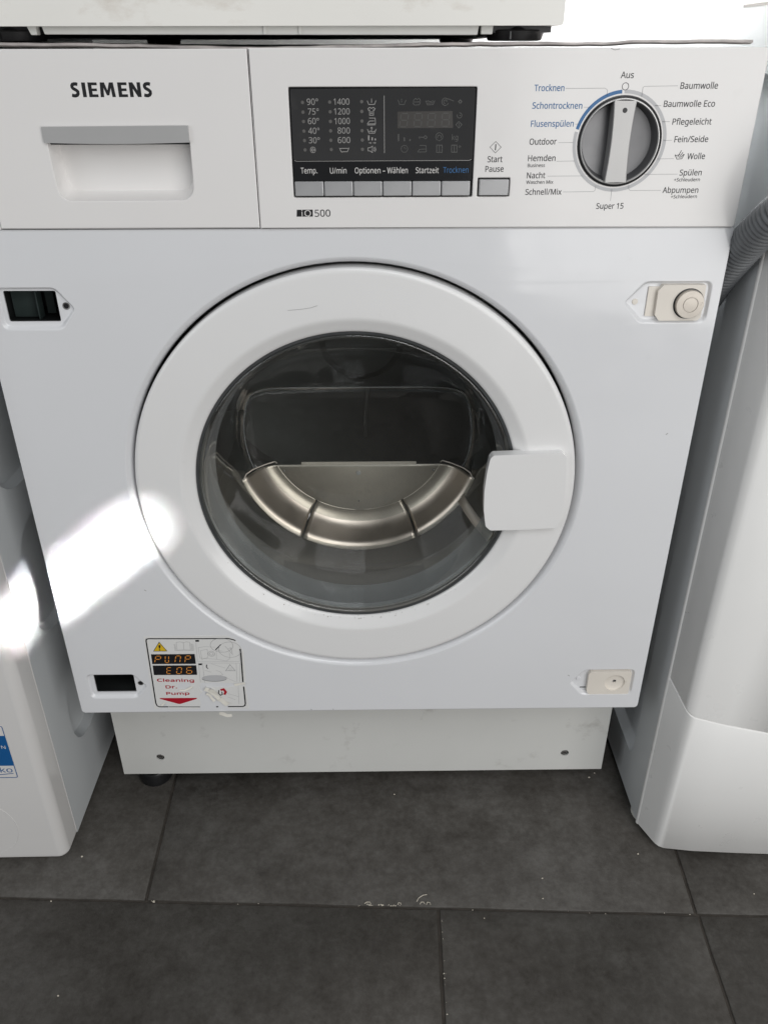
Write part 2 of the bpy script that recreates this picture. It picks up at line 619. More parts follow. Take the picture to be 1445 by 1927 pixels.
def tag(o, label=None, cat=None, group=None, kind=None):
    for k, v in (('label', label), ('category', cat), ('group', group), ('kind', kind)):
        if v:
            o[k] = v
    return o


def dup(o, dx, dy, dz, parent, label=None):
    c = o.copy()
    COL.objects.link(c)
    LOC[c.name] = LOC[o.name] + Vector((dx, dy, dz)) * .001
    c.parent = parent
    c.matrix_parent_inverse = Matrix.Translation(-LOC[parent.name])
    c.location = LOC[c.name]
    for ch in o.children:
        d = ch.copy()
        COL.objects.link(d)
        LOC[d.name] = LOC[ch.name] + Vector((dx, dy, dz)) * .001
        d.parent = c
        d.matrix_parent_inverse = Matrix.Translation(-LOC[c.name])
        d.location = LOC[d.name]
    if label:
        c['label'] = label
    return c


# lettering --------------------------------------------------------------
GLYPH = {
'+': (561, '315,380 510,380 510,311 315,311 315,109 244,109 244,311 49,311 49,380 244,380 244,583 315,583', '9,11,10 9,0,11 7,9,8 7,0,9 7,1,0 7,2,1 6,2,7 5,3,6 3,2,6 5,4,3'),
'.': (263, '71,53 75,84 88,104 108,115 130,119 154,115 174,104 188,84 192,53 188,23 174,2 154,-10 130,-14 108,-10 88,2 75,23', '3,5,4 2,5,3 2,6,5 1,6,2 1,7,6 0,7,1 0,8,7 15,8,0 15,9,8 14,9,15 14,10,9 13,10,14 13,11,10 12,11,13'),
'/': (365, '355,700 94,0 10,0 271,700', '2,0,3 2,1,0'),
'0': (561, '513,351 510,270 500,199 483,137 459,86 427,45 387,15 338,-4 279,-10 208,1 150,33 105,86 73,157 54,246 48,351 54,456 71,545 101,616 145,668 204,700 279,711 351,700 410,668 455,616 487,545 506,456 134,351 138,263 149,191 167,135 195,96 232,72 279,64 327,72 364,95 392,135 411,191 422,263 425,351 422,439 411,510 392,566 364,605 327,629 279,637 232,629 195,605 167,566 149,510 138,439', '19,21,20 18,21,19 18,22,21 17,22,18 17,44,22 44,23,22 17,45,44 43,23,44 17,46,45 42,23,43 16,46,17 42,24,23 16,47,46 41,24,42 16,48,47 40,24,41 15,48,16 40,25,24 15,49,48 39,25,40 14,49,15 39,0,25 14,26,49 38,0,39 13,26,14 13,27,26 37,0,38 37,1,0 37,2,1 13,28,27 36,2,37 12,28,13 36,3,2 12,29,28 35,3,36 11,29,12 35,4,3 11,30,29 34,4,35 11,31,30 33,4,34 10,31,11 33,5,4 10,32,31 32,5,33 10,5,32 10,6,5 9,6,10 9,7,6 8,7,9'),
'1': (561, '348,0 264,0 264,489 264,515 264,537 265,556 266,574 267,592 268,610 253,595 239,583 225,571 207,556 132,495 87,553 276,700 348,700', '14,16,15 14,8,16 8,0,16 14,9,8 7,0,8 14,10,9 6,0,7 14,11,10 5,0,6 14,12,11 4,0,5 14,13,12 3,0,4 2,0,3 1,0,2'),
'2': (561, '510,0 47,0 47,72 230,257 279,307 320,351 351,392 375,432 388,473 393,519 385,569 359,606 319,629 270,636 222,632 180,619 141,598 101,570 55,627 84,650 115,670 150,686 187,699 227,707 270,710 331,704 382,687 424,660 455,623 475,577 481,524 476,470 459,421 432,373 396,326 352,278 302,226 156,82 156,78 510,78', '23,25,24 22,25,23 22,26,25 21,26,22 21,27,26 20,27,21 19,27,20 19,28,27 18,13,19 13,28,19 18,14,13 12,28,13 18,15,14 11,28,12 17,16,18 16,15,18 11,29,28 10,29,11 10,30,29 9,30,10 9,31,30 8,31,9 7,31,8 7,32,31 6,32,7 6,33,32 5,33,6 5,34,33 4,34,5 4,35,34 3,35,4 3,36,35 2,36,3 2,37,36 2,38,37 2,39,38 2,0,39 1,0,2'),
'3': (561, '483,536 479,492 466,455 444,424 415,399 380,381 338,369 338,365 412,347 464,312 495,262 505,199 498,142 476,91 440,48 389,17 321,-3 236,-10 183,-8 134,-1 88,10 44,28 44,109 90,90 139,75 189,66 237,63 318,72 373,100 404,143 415,201 409,241 392,272 363,295 325,312 276,321 219,325 151,325 151,398 220,398 273,402 316,415 350,435 375,461 390,494 395,530 387,576 361,609 320,630 268,637 232,635 200,630 171,621 144,609 118,595 91,578 48,637 90,665 141,688 200,704 267,710 362,698 430,661 470,605', '59,61,60 58,61,59 58,62,61 57,62,58 56,62,57 56,49,62 49,48,62 48,63,62 55,54,56 54,53,56 53,52,56 52,51,56 51,50,56 50,49,56 47,63,48 46,63,47 46,0,63 45,0,46 45,1,0 44,1,45 43,1,44 43,2,1 42,2,43 42,3,2 41,3,42 41,4,3 40,4,41 39,4,40 39,5,4 37,39,38 37,5,39 37,6,5 37,7,6 37,8,7 37,36,8 36,9,8 35,9,36 34,9,35 33,9,34 33,10,9 32,10,33 31,10,32 31,11,10 30,11,31 29,11,30 29,12,11 28,12,29 28,13,12 21,23,22 27,13,28 27,14,13 21,24,23 21,25,24 26,14,27 21,26,25 21,14,26 21,15,14 20,15,21 20,16,15 19,16,20 18,16,19 18,17,16'),
'4': (561, '541,159 439,159 439,0 356,0 356,159 21,159 21,232 350,704 439,704 439,236 541,236 356,457 356,481 356,503 357,524 358,543 359,561 359,579 360,596 361,612 357,612 348,592 337,572 326,552 315,535 105,236 356,236', '6,20,7 20,8,7 20,19,8 19,9,8 6,21,20 18,9,19 17,9,18 6,22,21 16,9,17 6,23,22 15,9,16 6,24,23 14,9,15 6,25,24 13,9,14 12,9,13 11,9,12 26,9,11 6,26,25 6,9,26 6,10,9 6,0,10 5,0,6 4,0,5 3,1,4 1,0,4 3,2,1'),
'5': (561, '270,429 337,423 394,405 441,375 476,335 498,284 505,224 497,156 474,99 435,52 384,18 319,-3 243,-10 191,-7 142,0 98,12 62,28 62,110 101,91 148,76 197,67 244,64 293,68 335,80 369,100 395,130 411,168 417,215 406,275 375,320 320,348 241,357 212,356 178,352 147,347 122,342 78,370 105,700 456,700 456,622 178,622 162,419 181,422 207,425 237,428', '36,40,37 40,38,37 40,39,38 36,41,40 44,1,0 43,1,44 42,1,43 42,2,1 41,2,42 36,2,41 36,3,2 36,31,3 31,4,3 35,34,36 34,33,36 33,32,36 32,31,36 30,4,31 29,4,30 29,5,4 28,5,29 28,6,5 27,6,28 27,7,6 26,7,27 25,7,26 25,8,7 24,8,25 16,18,17 23,8,24 23,9,8 16,19,18 22,9,23 16,20,19 21,9,22 16,21,20 16,9,21 16,10,9 15,10,16 15,11,10 14,11,15 13,11,14 13,12,11'),
'6': (561, '54,299 56,359 62,419 74,476 91,530 116,579 148,623 189,659 240,687 301,704 375,710 396,709 420,708 443,705 461,701 461,627 442,633 421,636 399,638 376,639 314,634 264,617 223,590 193,555 170,513 155,465 145,412 140,356 146,356 163,378 183,398 208,415 238,427 272,436 312,438 369,432 418,413 459,383 489,341 508,288 515,225 508,158 487,100 454,53 410,19 356,-3 292,-10 244,-5 199,9 158,32 123,66 94,109 72,162 58,226 291,63 347,73 391,102 420,153 429,225 421,285 396,331 353,361 294,371 251,366 214,351 183,330 160,303 146,273 141,242 144,210 150,178 162,148 179,121 200,97 226,78 256,67', '9,11,10 9,12,11 9,13,12 9,14,13 8,14,9 8,16,14 16,15,14 7,18,8 18,17,8 17,16,8 6,19,7 19,18,7 6,20,19 6,21,20 5,21,6 5,22,21 5,23,22 4,23,5 4,24,23 3,24,4 3,25,24 2,25,3 2,26,25 33,35,34 32,35,33 32,36,35 31,36,32 1,26,2 30,36,31 30,37,36 1,27,26 29,37,30 29,62,37 62,38,37 28,62,29 28,63,62 61,38,62 28,64,63 60,38,61 0,27,1 0,28,27 0,64,28 0,65,64 60,39,38 59,39,60 0,66,65 0,67,66 53,67,0 59,40,39 58,40,59 53,68,67 53,69,68 52,69,53 57,40,58 57,41,40 52,70,69 52,71,70 51,71,52 57,42,41 56,42,57 51,72,71 51,73,72 50,73,51 55,42,56 55,43,42 50,74,73 50,75,74 54,43,55 50,54,75 49,54,50 49,43,54 49,44,43 48,44,49 48,45,44 47,45,48 47,46,45'),
'7': (561, '133,0 421,622 43,622 43,700 513,700 513,633 228,0', '2,4,3 2,5,4 2,1,5 1,6,5 0,6,1'),
'8': (561, '279,710 338,705 388,691 430,667 462,634 482,593 489,542 485,503 471,469 450,439 423,413 391,391 356,371 397,349 434,324 466,296 491,264 506,226 512,181 505,127 483,80 449,42 403,14 347,-4 282,-10 213,-4 154,13 108,40 75,77 55,123 48,178 53,223 68,262 92,295 122,323 156,346 193,366 160,387 131,410 106,437 87,468 75,503 71,543 77,593 98,634 130,666 173,690 223,705 132,177 141,131 169,93 215,67 280,59 344,67 390,93 418,131 427,180 423,213 409,241 387,265 358,287 322,307 280,325 265,330 225,311 192,290 166,267 148,241 136,212 278,640 229,634 190,614 164,582 155,539 159,506 172,478 192,456 219,437 250,420 283,404 316,419 345,436 369,456 388,479 400,506 404,539 395,582 370,614 330,634', '47,1,0 47,2,1 46,2,47 46,3,2 45,3,46 45,4,3 44,69,45 69,4,45 44,70,69 88,4,69 88,5,4 43,70,44 43,71,70 87,5,88 43,72,71 86,5,87 42,72,43 86,6,5 42,73,72 85,6,86 41,73,42 85,7,6 41,74,73 84,7,85 83,7,84 41,75,74 40,75,41 83,8,7 82,8,83 40,76,75 82,9,8 39,76,40 39,77,76 81,9,82 81,10,9 38,77,39 38,78,77 80,10,81 38,79,78 79,10,80 79,11,10 37,79,38 37,11,79 37,12,11 36,12,37 36,13,12 35,13,36 35,14,13 34,63,35 63,14,35 34,64,63 62,14,63 61,14,62 61,15,14 33,64,34 33,65,64 60,15,61 60,16,15 32,65,33 32,66,65 59,16,60 32,67,66 58,16,59 58,17,16 31,67,32 31,68,67 57,17,58 57,18,17 30,68,31 56,18,57 30,48,68 56,19,18 55,19,56 29,48,30 29,49,48 54,19,55 29,50,49 54,20,19 28,50,29 28,51,50 53,20,54 53,21,20 27,51,28 27,52,51 52,21,53 27,21,52 27,22,21 26,22,27 26,23,22 25,23,26 25,24,23'),
'9': (561, '510,401 508,341 501,282 490,224 473,170 448,121 416,77 375,41 324,13 262,-4 188,-10 167,-9 143,-7 119,-4 100,0 100,74 119,68 141,64 164,62 186,61 249,66 300,83 340,110 371,145 393,187 409,235 418,288 423,343 417,343 400,322 379,302 355,285 325,273 290,264 250,262 194,268 145,287 104,317 74,359 55,411 49,474 56,542 77,600 110,647 155,681 209,703 273,710 321,705 366,691 406,667 441,633 470,590 492,537 505,474 273,637 217,627 173,597 144,546 134,475 143,414 167,368 209,339 269,329 312,334 350,349 381,370 403,397 418,427 423,458 420,489 413,521 402,552 385,579 364,603 338,622 308,633', '45,47,46 45,48,47 44,48,45 44,49,48 43,49,44 43,50,49 42,55,43 55,54,43 54,50,43 75,50,54 74,50,75 74,51,50 42,56,55 73,51,74 72,51,73 41,56,42 41,57,56 72,52,51 71,52,72 70,52,71 41,58,57 40,58,41 70,53,52 69,53,70 68,53,69 40,59,58 68,0,53 39,59,40 67,0,68 66,0,67 39,60,59 38,60,39 66,1,0 65,1,66 64,1,65 38,61,60 37,61,38 63,28,64 28,27,64 27,1,64 63,29,28 26,1,27 26,2,1 37,62,61 62,29,63 37,29,62 37,30,29 36,30,37 36,31,30 25,2,26 35,31,36 35,32,31 25,3,2 35,33,32 34,33,35 24,3,25 24,4,3 23,4,24 23,5,4 22,5,23 22,6,5 21,6,22 20,6,21 20,7,6 14,16,15 14,17,16 19,7,20 14,18,17 14,19,18 14,7,19 14,8,7 14,9,8 13,9,14 13,10,9 12,10,13 11,10,12'),
'A': (626, '534,0 450,217 173,217 89,0 0,0 274,703 353,703 625,0 345,507 341,518 335,535 329,556 322,578 316,597 312,612 307,592 301,572 296,553 291,535 286,520 281,507 202,295 424,295', '4,6,5 4,14,6 14,7,6 4,15,14 13,7,14 12,7,13 4,16,15 11,7,12 4,17,16 10,7,11 4,18,17 4,19,18 9,7,10 4,20,19 8,7,9 4,21,20 22,7,8 4,2,21 2,22,21 2,1,22 1,7,22 4,3,2 0,7,1'),
'B': (637, '295,700 410,690 494,661 544,608 561,526 557,488 546,453 527,424 500,400 467,383 427,372 427,367 469,357 507,341 539,319 564,288 579,249 584,199 577,140 555,91 519,51 471,23 411,6 341,0 95,0 95,700 313,402 389,409 436,431 461,467 470,517 459,566 429,600 376,618 299,625 183,625 183,402 183,328 183,75 325,75 403,84 454,111 481,153 490,206 486,241 474,271 452,295 420,313 376,325 318,328', '24,35,25 35,0,25 35,1,0 35,2,1 35,34,2 34,3,2 24,36,35 33,3,34 32,3,33 32,4,3 31,4,32 30,4,31 30,5,4 29,5,30 29,6,5 28,6,29 28,7,6 27,7,28 27,8,7 26,8,27 24,37,36 37,26,36 37,8,26 37,9,8 37,10,9 37,11,10 37,12,11 37,13,12 37,49,13 49,14,13 24,38,37 48,14,49 47,14,48 47,15,14 46,15,47 45,15,46 45,16,15 44,16,45 44,17,16 43,17,44 42,17,43 42,18,17 41,18,42 41,19,18 40,19,41 40,20,19 39,20,40 24,39,38 24,20,39 24,21,20 24,22,21 24,23,22'),
'C': (620, '395,632 342,628 294,613 252,590 218,557 190,517 170,468 157,412 153,350 160,269 180,200 213,144 260,102 320,76 394,68 439,70 481,75 522,84 562,95 562,19 522,6 481,-3 435,-8 381,-10 283,1 203,34 140,88 96,160 69,248 60,351 65,427 82,496 109,557 147,610 194,652 252,684 319,703 396,710 449,707 500,699 547,686 589,669 554,594 520,608 482,621 440,629', '36,38,37 36,39,38 35,39,36 35,40,39 35,41,40 34,41,35 34,45,41 45,44,41 44,43,41 43,42,41 33,1,34 1,0,34 0,45,34 33,2,1 33,3,2 32,3,33 32,4,3 31,4,32 31,5,4 31,6,5 30,6,31 30,7,6 29,7,30 29,8,7 28,8,29 28,9,8 28,10,9 27,10,28 27,11,10 26,11,27 26,12,11 26,13,12 17,19,18 25,13,26 16,19,17 25,14,13 15,19,16 14,19,15 25,19,14 24,19,25 24,20,19 24,21,20 23,21,24 23,22,21'),
'D': (716, '656,357 645,249 612,160 559,90 487,40 397,10 290,0 95,0 95,700 311,700 410,690 494,661 563,612 614,546 645,460 563,354 555,439 532,507 494,559 442,596 376,617 298,625 183,625 183,75 278,75 403,93 492,146 545,233', '7,22,8 22,9,8 22,10,9 22,11,10 22,21,11 21,12,11 7,23,22 20,12,21 19,12,20 19,13,12 18,13,19 17,13,18 17,14,13 16,14,17 16,0,14 15,0,16 15,1,0 27,1,15 27,2,1 26,2,27 26,3,2 25,3,26 24,3,25 24,4,3 7,24,23 7,4,24 7,5,4 7,6,5'),
'E': (545, '486,0 95,0 95,700 486,700 486,623 183,623 183,404 469,404 469,327 183,327 183,77 486,77', '1,5,2 5,3,2 5,4,3 1,6,5 1,9,6 9,7,6 9,8,7 1,10,9 1,11,10 1,0,11'),
'F': (509, '183,0 95,0 95,700 486,700 486,623 183,623 183,375 468,375 468,297 183,297', '1,5,2 5,3,2 5,4,3 1,6,5 1,9,6 9,7,6 9,8,7 1,0,9'),
'H': (726, '630,0 542,0 542,326 183,326 183,0 95,0 95,700 183,700 183,404 542,404 542,700 630,700', '5,7,6 5,8,7 9,11,10 9,0,11 5,3,8 3,9,8 3,2,9 2,0,9 5,4,3 1,0,2'),
'M': (889, '404,0 174,614 170,614 171,591 173,564 174,532 175,498 176,461 176,425 176,0 95,0 95,700 225,700 441,126 445,126 665,700 794,700 794,0 707,0 707,430 707,465 708,499 709,531 711,562 712,590 714,613 710,613 476,0', '10,2,11 2,12,11 2,1,12 1,13,12 14,26,15 26,16,15 26,25,16 25,17,16 10,3,2 0,13,1 14,27,26 24,17,25 10,4,3 23,17,24 10,5,4 22,17,23 10,6,5 21,17,22 20,17,21 10,7,6 19,17,20 10,8,7 18,17,19 10,9,8 0,14,13 0,27,14'),
'N': (745, '650,0 547,0 173,581 169,581 170,557 172,528 174,496 175,462 176,427 176,391 176,0 95,0 95,700 197,700 571,121 575,121 573,140 572,168 571,200 569,236 568,272 568,305 568,700 650,700', '11,3,12 3,13,12 3,2,13 2,14,13 21,23,22 21,0,23 11,4,3 1,14,2 11,5,4 11,6,5 11,7,6 11,8,7 11,9,8 11,10,9 20,0,21 19,0,20 18,0,19 17,0,18 16,0,17 15,0,16 1,15,14 1,0,15'),
'O': (766, '706,351 701,273 685,203 660,142 624,89 578,47 523,16 458,-3 383,-10 306,-3 240,16 185,48 139,90 104,142 79,204 65,274 60,352 69,453 95,540 140,612 202,666 284,700 384,711 481,700 561,666 624,613 669,541 697,453 153,351 159,269 177,199 209,143 253,101 312,75 383,67 456,75 513,101 557,143 588,199 607,269 613,351 599,469 558,558 487,615 384,633 312,625 253,600 209,558 177,502 159,433', '21,23,22 21,24,23 20,24,21 20,25,24 19,44,20 44,25,20 19,45,44 43,25,44 19,46,45 42,25,43 42,26,25 18,46,19 18,47,46 18,48,47 41,26,42 41,27,26 17,48,18 17,49,48 40,27,41 16,49,17 40,0,27 16,28,49 15,28,16 15,29,28 39,0,40 39,1,0 14,29,15 39,2,1 14,30,29 38,2,39 13,30,14 38,3,2 13,31,30 37,3,38 36,3,37 13,32,31 12,32,13 36,4,3 12,33,32 35,4,36 11,33,12 35,5,4 11,34,33 34,5,35 11,5,34 10,5,11 10,6,5 9,6,10 9,7,6 8,7,9'),
'P': (593, '280,700 399,687 480,646 527,581 543,494 540,452 529,411 510,374 482,340 445,312 396,291 336,277 264,273 183,273 183,0 95,0 95,700 273,625 183,625 183,348 254,348 315,352 365,362 403,381 430,408 447,444 452,490 441,549 409,591 353,616', '15,18,16 18,0,16 18,1,0 18,2,1 18,17,2 17,29,2 29,3,2 15,19,18 28,3,29 27,3,28 27,4,3 26,4,27 26,5,4 25,5,26 25,6,5 24,6,25 24,7,6 23,7,24 22,7,23 22,8,7 21,8,22 20,8,21 15,13,19 13,20,19 13,8,20 13,9,8 13,10,9 13,11,10 13,12,11 15,14,13'),
'Q': (766, '706,351 700,270 683,196 654,132 615,78 564,37 502,8 670,-167 543,-167 408,-9 402,-9 396,-9 389,-10 383,-10 306,-3 240,16 185,48 139,90 104,142 79,204 65,274 60,352 69,453 95,540 140,612 202,666 284,700 384,711 481,700 561,666 624,613 669,541 697,453 153,351 159,269 177,199 209,143 253,101 312,75 383,67 456,75 513,101 557,143 588,199 607,269 613,351 599,469 558,558 487,615 384,633 312,625 253,600 209,558 177,502 159,433', '26,28,27 26,29,28 25,29,26 25,30,29 24,49,25 49,30,25 24,50,49 48,30,49 24,51,50 47,30,48 47,31,30 23,51,24 23,52,51 23,53,52 46,31,47 46,32,31 22,53,23 22,54,53 45,32,46 21,54,22 45,0,32 21,33,54 20,33,21 20,34,33 44,0,45 44,1,0 19,34,20 44,2,1 19,35,34 43,2,44 18,35,19 18,36,35 42,2,43 42,3,2 41,3,42 18,37,36 17,37,18 41,4,3 17,38,37 40,4,41 16,38,17 40,5,4 16,39,38 39,5,40 16,5,39 15,5,16 15,6,5 14,6,15 14,9,6 9,7,6 13,10,14 10,9,14 8,7,9 13,11,10 13,12,11'),
'S': (538, '492,187 485,129 462,81 425,42 375,14 314,-4 242,-10 204,-9 167,-6 133,-1 102,5 74,14 50,24 50,108 90,93 138,79 191,70 246,67 294,70 333,80 364,97 386,120 400,147 404,179 400,211 389,237 369,260 339,281 296,302 239,324 197,341 160,359 129,380 104,403 84,429 70,459 62,493 59,531 66,583 87,627 121,662 166,688 220,704 282,710 338,707 388,699 434,687 475,671 448,595 410,610 369,622 326,630 280,632 240,629 207,620 181,604 163,584 152,559 148,530 152,498 163,472 182,449 211,429 250,410 301,389 358,366 405,341 443,312 470,278 487,237', '42,44,43 42,45,44 41,45,42 41,46,45 40,46,41 40,47,46 40,51,47 51,50,47 50,49,47 49,48,47 39,52,40 52,51,40 39,53,52 39,54,53 38,54,39 38,55,54 38,56,55 38,57,56 37,57,38 37,58,57 36,58,37 36,59,58 36,60,59 35,60,36 35,61,60 34,61,35 34,62,61 34,63,62 33,63,34 33,64,63 32,64,33 32,65,64 31,65,32 31,66,65 30,66,31 29,66,30 29,67,66 28,67,29 28,68,67 27,68,28 26,68,27 26,69,68 25,69,26 25,0,69 24,0,25 23,0,24 23,1,0 22,1,23 21,1,22 21,2,1 20,2,21 12,14,13 19,2,20 12,15,14 19,3,2 18,3,19 12,16,15 17,3,18 12,17,16 12,3,17 12,4,3 11,4,12 11,5,4 10,5,11 9,5,10 8,5,9 8,6,5 7,6,8'),
'T': (545, '317,0 228,0 228,623 10,623 10,700 534,700 534,623 317,623', '3,5,4 3,6,5 2,6,3 1,7,2 7,6,2 1,0,7'),
'U': (717, '627,247 620,178 598,116 561,64 508,24 440,-1 355,-10 240,8 156,61 105,144 88,249 88,700 176,700 176,246 188,170 222,114 279,78 360,67 418,72 463,90 498,117 522,153 536,197 540,247 540,700 627,700', '10,12,11 10,13,12 23,25,24 23,0,25 9,13,10 22,0,23 22,1,0 9,14,13 21,1,22 21,2,1 9,15,14 20,2,21 8,15,9 19,2,20 19,3,2 8,16,15 18,3,19 8,17,16 17,3,18 8,3,17 8,4,3 7,4,8 7,5,4 6,5,7'),
'W': (912, '899,700 713,0 624,0 487,459 481,480 475,501 470,522 465,542 460,560 456,576 454,588 452,597 451,588 449,576 445,560 441,542 436,522 431,500 425,478 419,456 286,0 197,0 12,700 104,700 213,273 218,250 224,228 228,206 233,185 237,164 240,144 243,125 246,106 249,126 252,146 256,167 261,189 266,211 272,233 277,256 283,277 407,700 498,700 626,275 633,252 639,229 645,206 650,184 655,163 658,143 662,123 665,106 668,131 673,157 678,185 684,214 691,243 699,274 807,700', '21,23,22 21,24,23 40,42,41 40,11,42 11,43,42 57,0,58 57,1,0 40,12,11 10,43,11 40,13,12 9,43,10 40,14,13 8,43,9 40,15,14 7,43,8 40,16,15 6,43,7 5,43,6 40,17,16 4,43,5 40,18,17 3,43,4 40,19,18 2,43,3 40,20,19 39,20,40 2,44,43 56,1,57 21,25,24 38,20,39 2,45,44 21,26,25 55,1,56 37,20,38 2,46,45 21,27,26 54,1,55 36,20,37 2,47,46 21,28,27 35,20,36 53,1,54 21,29,28 2,48,47 34,20,35 21,30,29 2,49,48 52,1,53 33,20,34 21,31,30 2,50,49 51,1,52 32,20,33 21,32,31 2,51,50 21,20,32 2,1,51'),
'a': (550, '282,534 366,524 425,492 459,437 471,358 471,0 408,0 391,75 387,75 364,48 341,27 315,10 286,-1 252,-8 211,-10 166,-6 126,7 92,28 67,58 50,98 45,146 61,216 107,267 185,300 297,314 386,317 386,348 379,404 358,439 324,458 277,465 237,462 199,452 163,439 129,425 103,489 140,506 184,521 232,531 308,254 225,244 172,223 144,189 134,145 141,107 161,80 192,65 230,60 291,69 341,97 374,143 385,210 385,257', '38,1,0 37,1,38 37,2,1 36,2,37 35,2,36 35,29,2 29,3,2 34,33,35 33,32,35 32,31,35 31,30,35 30,29,35 28,3,29 27,3,28 27,4,3 26,4,27 26,5,4 25,5,26 24,52,25 52,5,25 23,52,24 22,52,23 21,40,22 40,39,22 39,52,22 51,5,52 21,41,40 21,42,41 20,42,21 50,5,51 20,43,42 19,43,20 19,44,43 49,7,50 7,5,50 19,45,44 18,45,19 48,8,49 8,7,49 18,46,45 48,9,8 6,5,7 47,9,48 18,47,46 18,9,47 17,9,18 17,10,9 16,10,17 16,11,10 16,12,11 15,12,16 15,13,12 14,13,15'),
'b': (603, '170,564 169,531 168,501 167,476 165,456 170,456 196,487 231,512 276,529 332,534 421,517 490,466 534,381 549,263 542,180 522,112 490,59 446,21 393,-2 332,-10 276,-4 231,13 196,37 170,67 163,67 145,0 83,0 83,745 170,745 318,463 268,457 229,442 202,415 183,377 173,327 170,266 170,262 178,176 201,113 247,75 320,62 381,75 425,114 451,177 460,264 451,350 425,413 381,450', '26,28,27 26,0,28 26,1,0 8,10,9 26,2,1 7,10,8 7,11,10 6,11,7 26,3,2 5,29,6 29,11,6 26,4,3 29,47,11 47,12,11 5,30,29 5,31,30 26,5,4 26,33,5 33,32,5 32,31,5 46,12,47 45,12,46 45,13,12 26,34,33 44,13,45 26,35,34 26,36,35 43,13,44 43,14,13 26,37,36 43,15,14 42,15,43 26,38,37 41,15,42 26,24,38 24,39,38 41,16,15 40,16,41 24,23,39 23,40,39 26,25,24 22,40,23 22,16,40 22,17,16 21,17,22 21,18,17 20,18,21 20,19,18'),
'c': (471, '294,-10 228,-3 170,19 122,55 85,107 62,175 54,260 62,348 86,418 124,470 174,507 233,528 300,535 339,533 377,527 411,518 438,507 412,435 386,444 357,452 326,458 298,460 250,454 211,437 181,409 160,371 147,321 143,261 147,203 160,154 181,115 210,87 247,70 293,65 334,67 369,74 401,83 429,95 429,19 402,6 371,-2 336,-8', '11,13,12 11,14,13 10,14,11 10,15,14 10,16,15 9,16,10 9,21,16 21,20,16 20,19,16 19,18,16 18,17,16 8,22,9 22,21,9 8,23,22 8,24,23 7,24,8 7,25,24 7,26,25 6,26,7 6,27,26 6,28,27 5,28,6 5,29,28 4,29,5 4,30,29 4,31,30 3,31,4 36,38,37 3,32,31 35,38,36 34,38,35 3,33,32 33,38,34 3,38,33 2,38,3 1,38,2 1,39,38 1,40,39 1,41,40 0,41,1'),
'd': (603, '270,-10 181,7 113,58 69,143 54,262 69,381 113,466 182,518 271,535 309,533 342,525 371,513 395,497 416,478 433,458 439,458 438,474 436,496 434,518 433,535 433,745 520,745 520,0 450,0 437,71 433,71 416,49 395,30 370,14 342,1 308,-7 283,62 354,73 400,107 426,165 434,245 434,261 426,347 402,411 356,451 282,464 221,450 178,408 152,344 143,260 152,176 178,114 222,75', '19,21,20 19,22,21 7,9,8 18,22,19 7,10,9 7,11,10 6,11,7 17,22,18 6,12,11 6,13,12 16,22,17 6,40,13 40,14,13 15,22,16 5,41,6 41,40,6 39,14,40 39,15,14 39,38,15 38,37,15 37,22,15 5,42,41 5,43,42 4,43,5 36,22,37 4,44,43 3,44,4 35,22,36 3,45,44 34,22,35 3,46,45 33,22,34 2,46,3 2,47,46 32,24,33 24,22,33 2,31,47 31,25,32 25,24,32 31,26,25 23,22,24 2,26,31 1,26,2 1,27,26 1,28,27 1,29,28 0,29,1 0,30,29'),
'e': (553, '286,535 349,528 402,506 445,470 477,423 496,365 503,298 503,246 143,246 156,168 189,110 241,75 311,64 358,66 400,73 439,84 479,100 479,25 439,9 400,-1 357,-8 307,-10 237,-2 175,21 124,58 86,111 62,178 54,259 61,339 83,407 118,462 164,502 221,527 285,465 230,455 188,425 159,378 145,315 413,315 409,357 399,393 382,423 357,446 325,460', '32,1,0 32,2,1 31,2,32 31,3,2 30,3,31 30,33,3 33,43,3 43,4,3 30,34,33 29,34,30 42,4,43 29,35,34 41,4,42 29,36,35 41,5,4 40,5,41 28,36,29 39,5,40 28,37,36 39,6,5 38,6,39 27,37,28 27,38,37 27,6,38 27,7,6 26,8,27 8,7,27 26,9,8 25,9,26 25,10,9 24,10,25 24,11,10 15,17,16 14,17,15 24,12,11 13,17,14 12,17,13 24,17,12 23,17,24 23,18,17 22,18,23 22,19,18 22,20,19 21,20,22'),
'f': (337, '325,459 193,459 193,0 107,0 107,459 15,459 15,499 107,528 107,559 112,620 127,669 152,705 185,730 227,745 277,750 307,749 335,745 359,739 379,732 357,665 340,670 321,675 300,678 278,679 241,672 214,650 198,613 193,560 193,525 325,525', '13,15,14 13,16,15 12,16,13 12,17,16 12,18,17 12,19,18 11,21,12 21,20,12 20,19,12 10,23,11 23,22,11 22,21,11 10,24,23 10,25,24 9,25,10 9,26,25 8,26,9 8,27,26 8,28,27 7,28,8 6,28,7 6,29,28 6,0,29 5,0,6 4,0,5 3,1,4 1,0,4 3,2,1'),
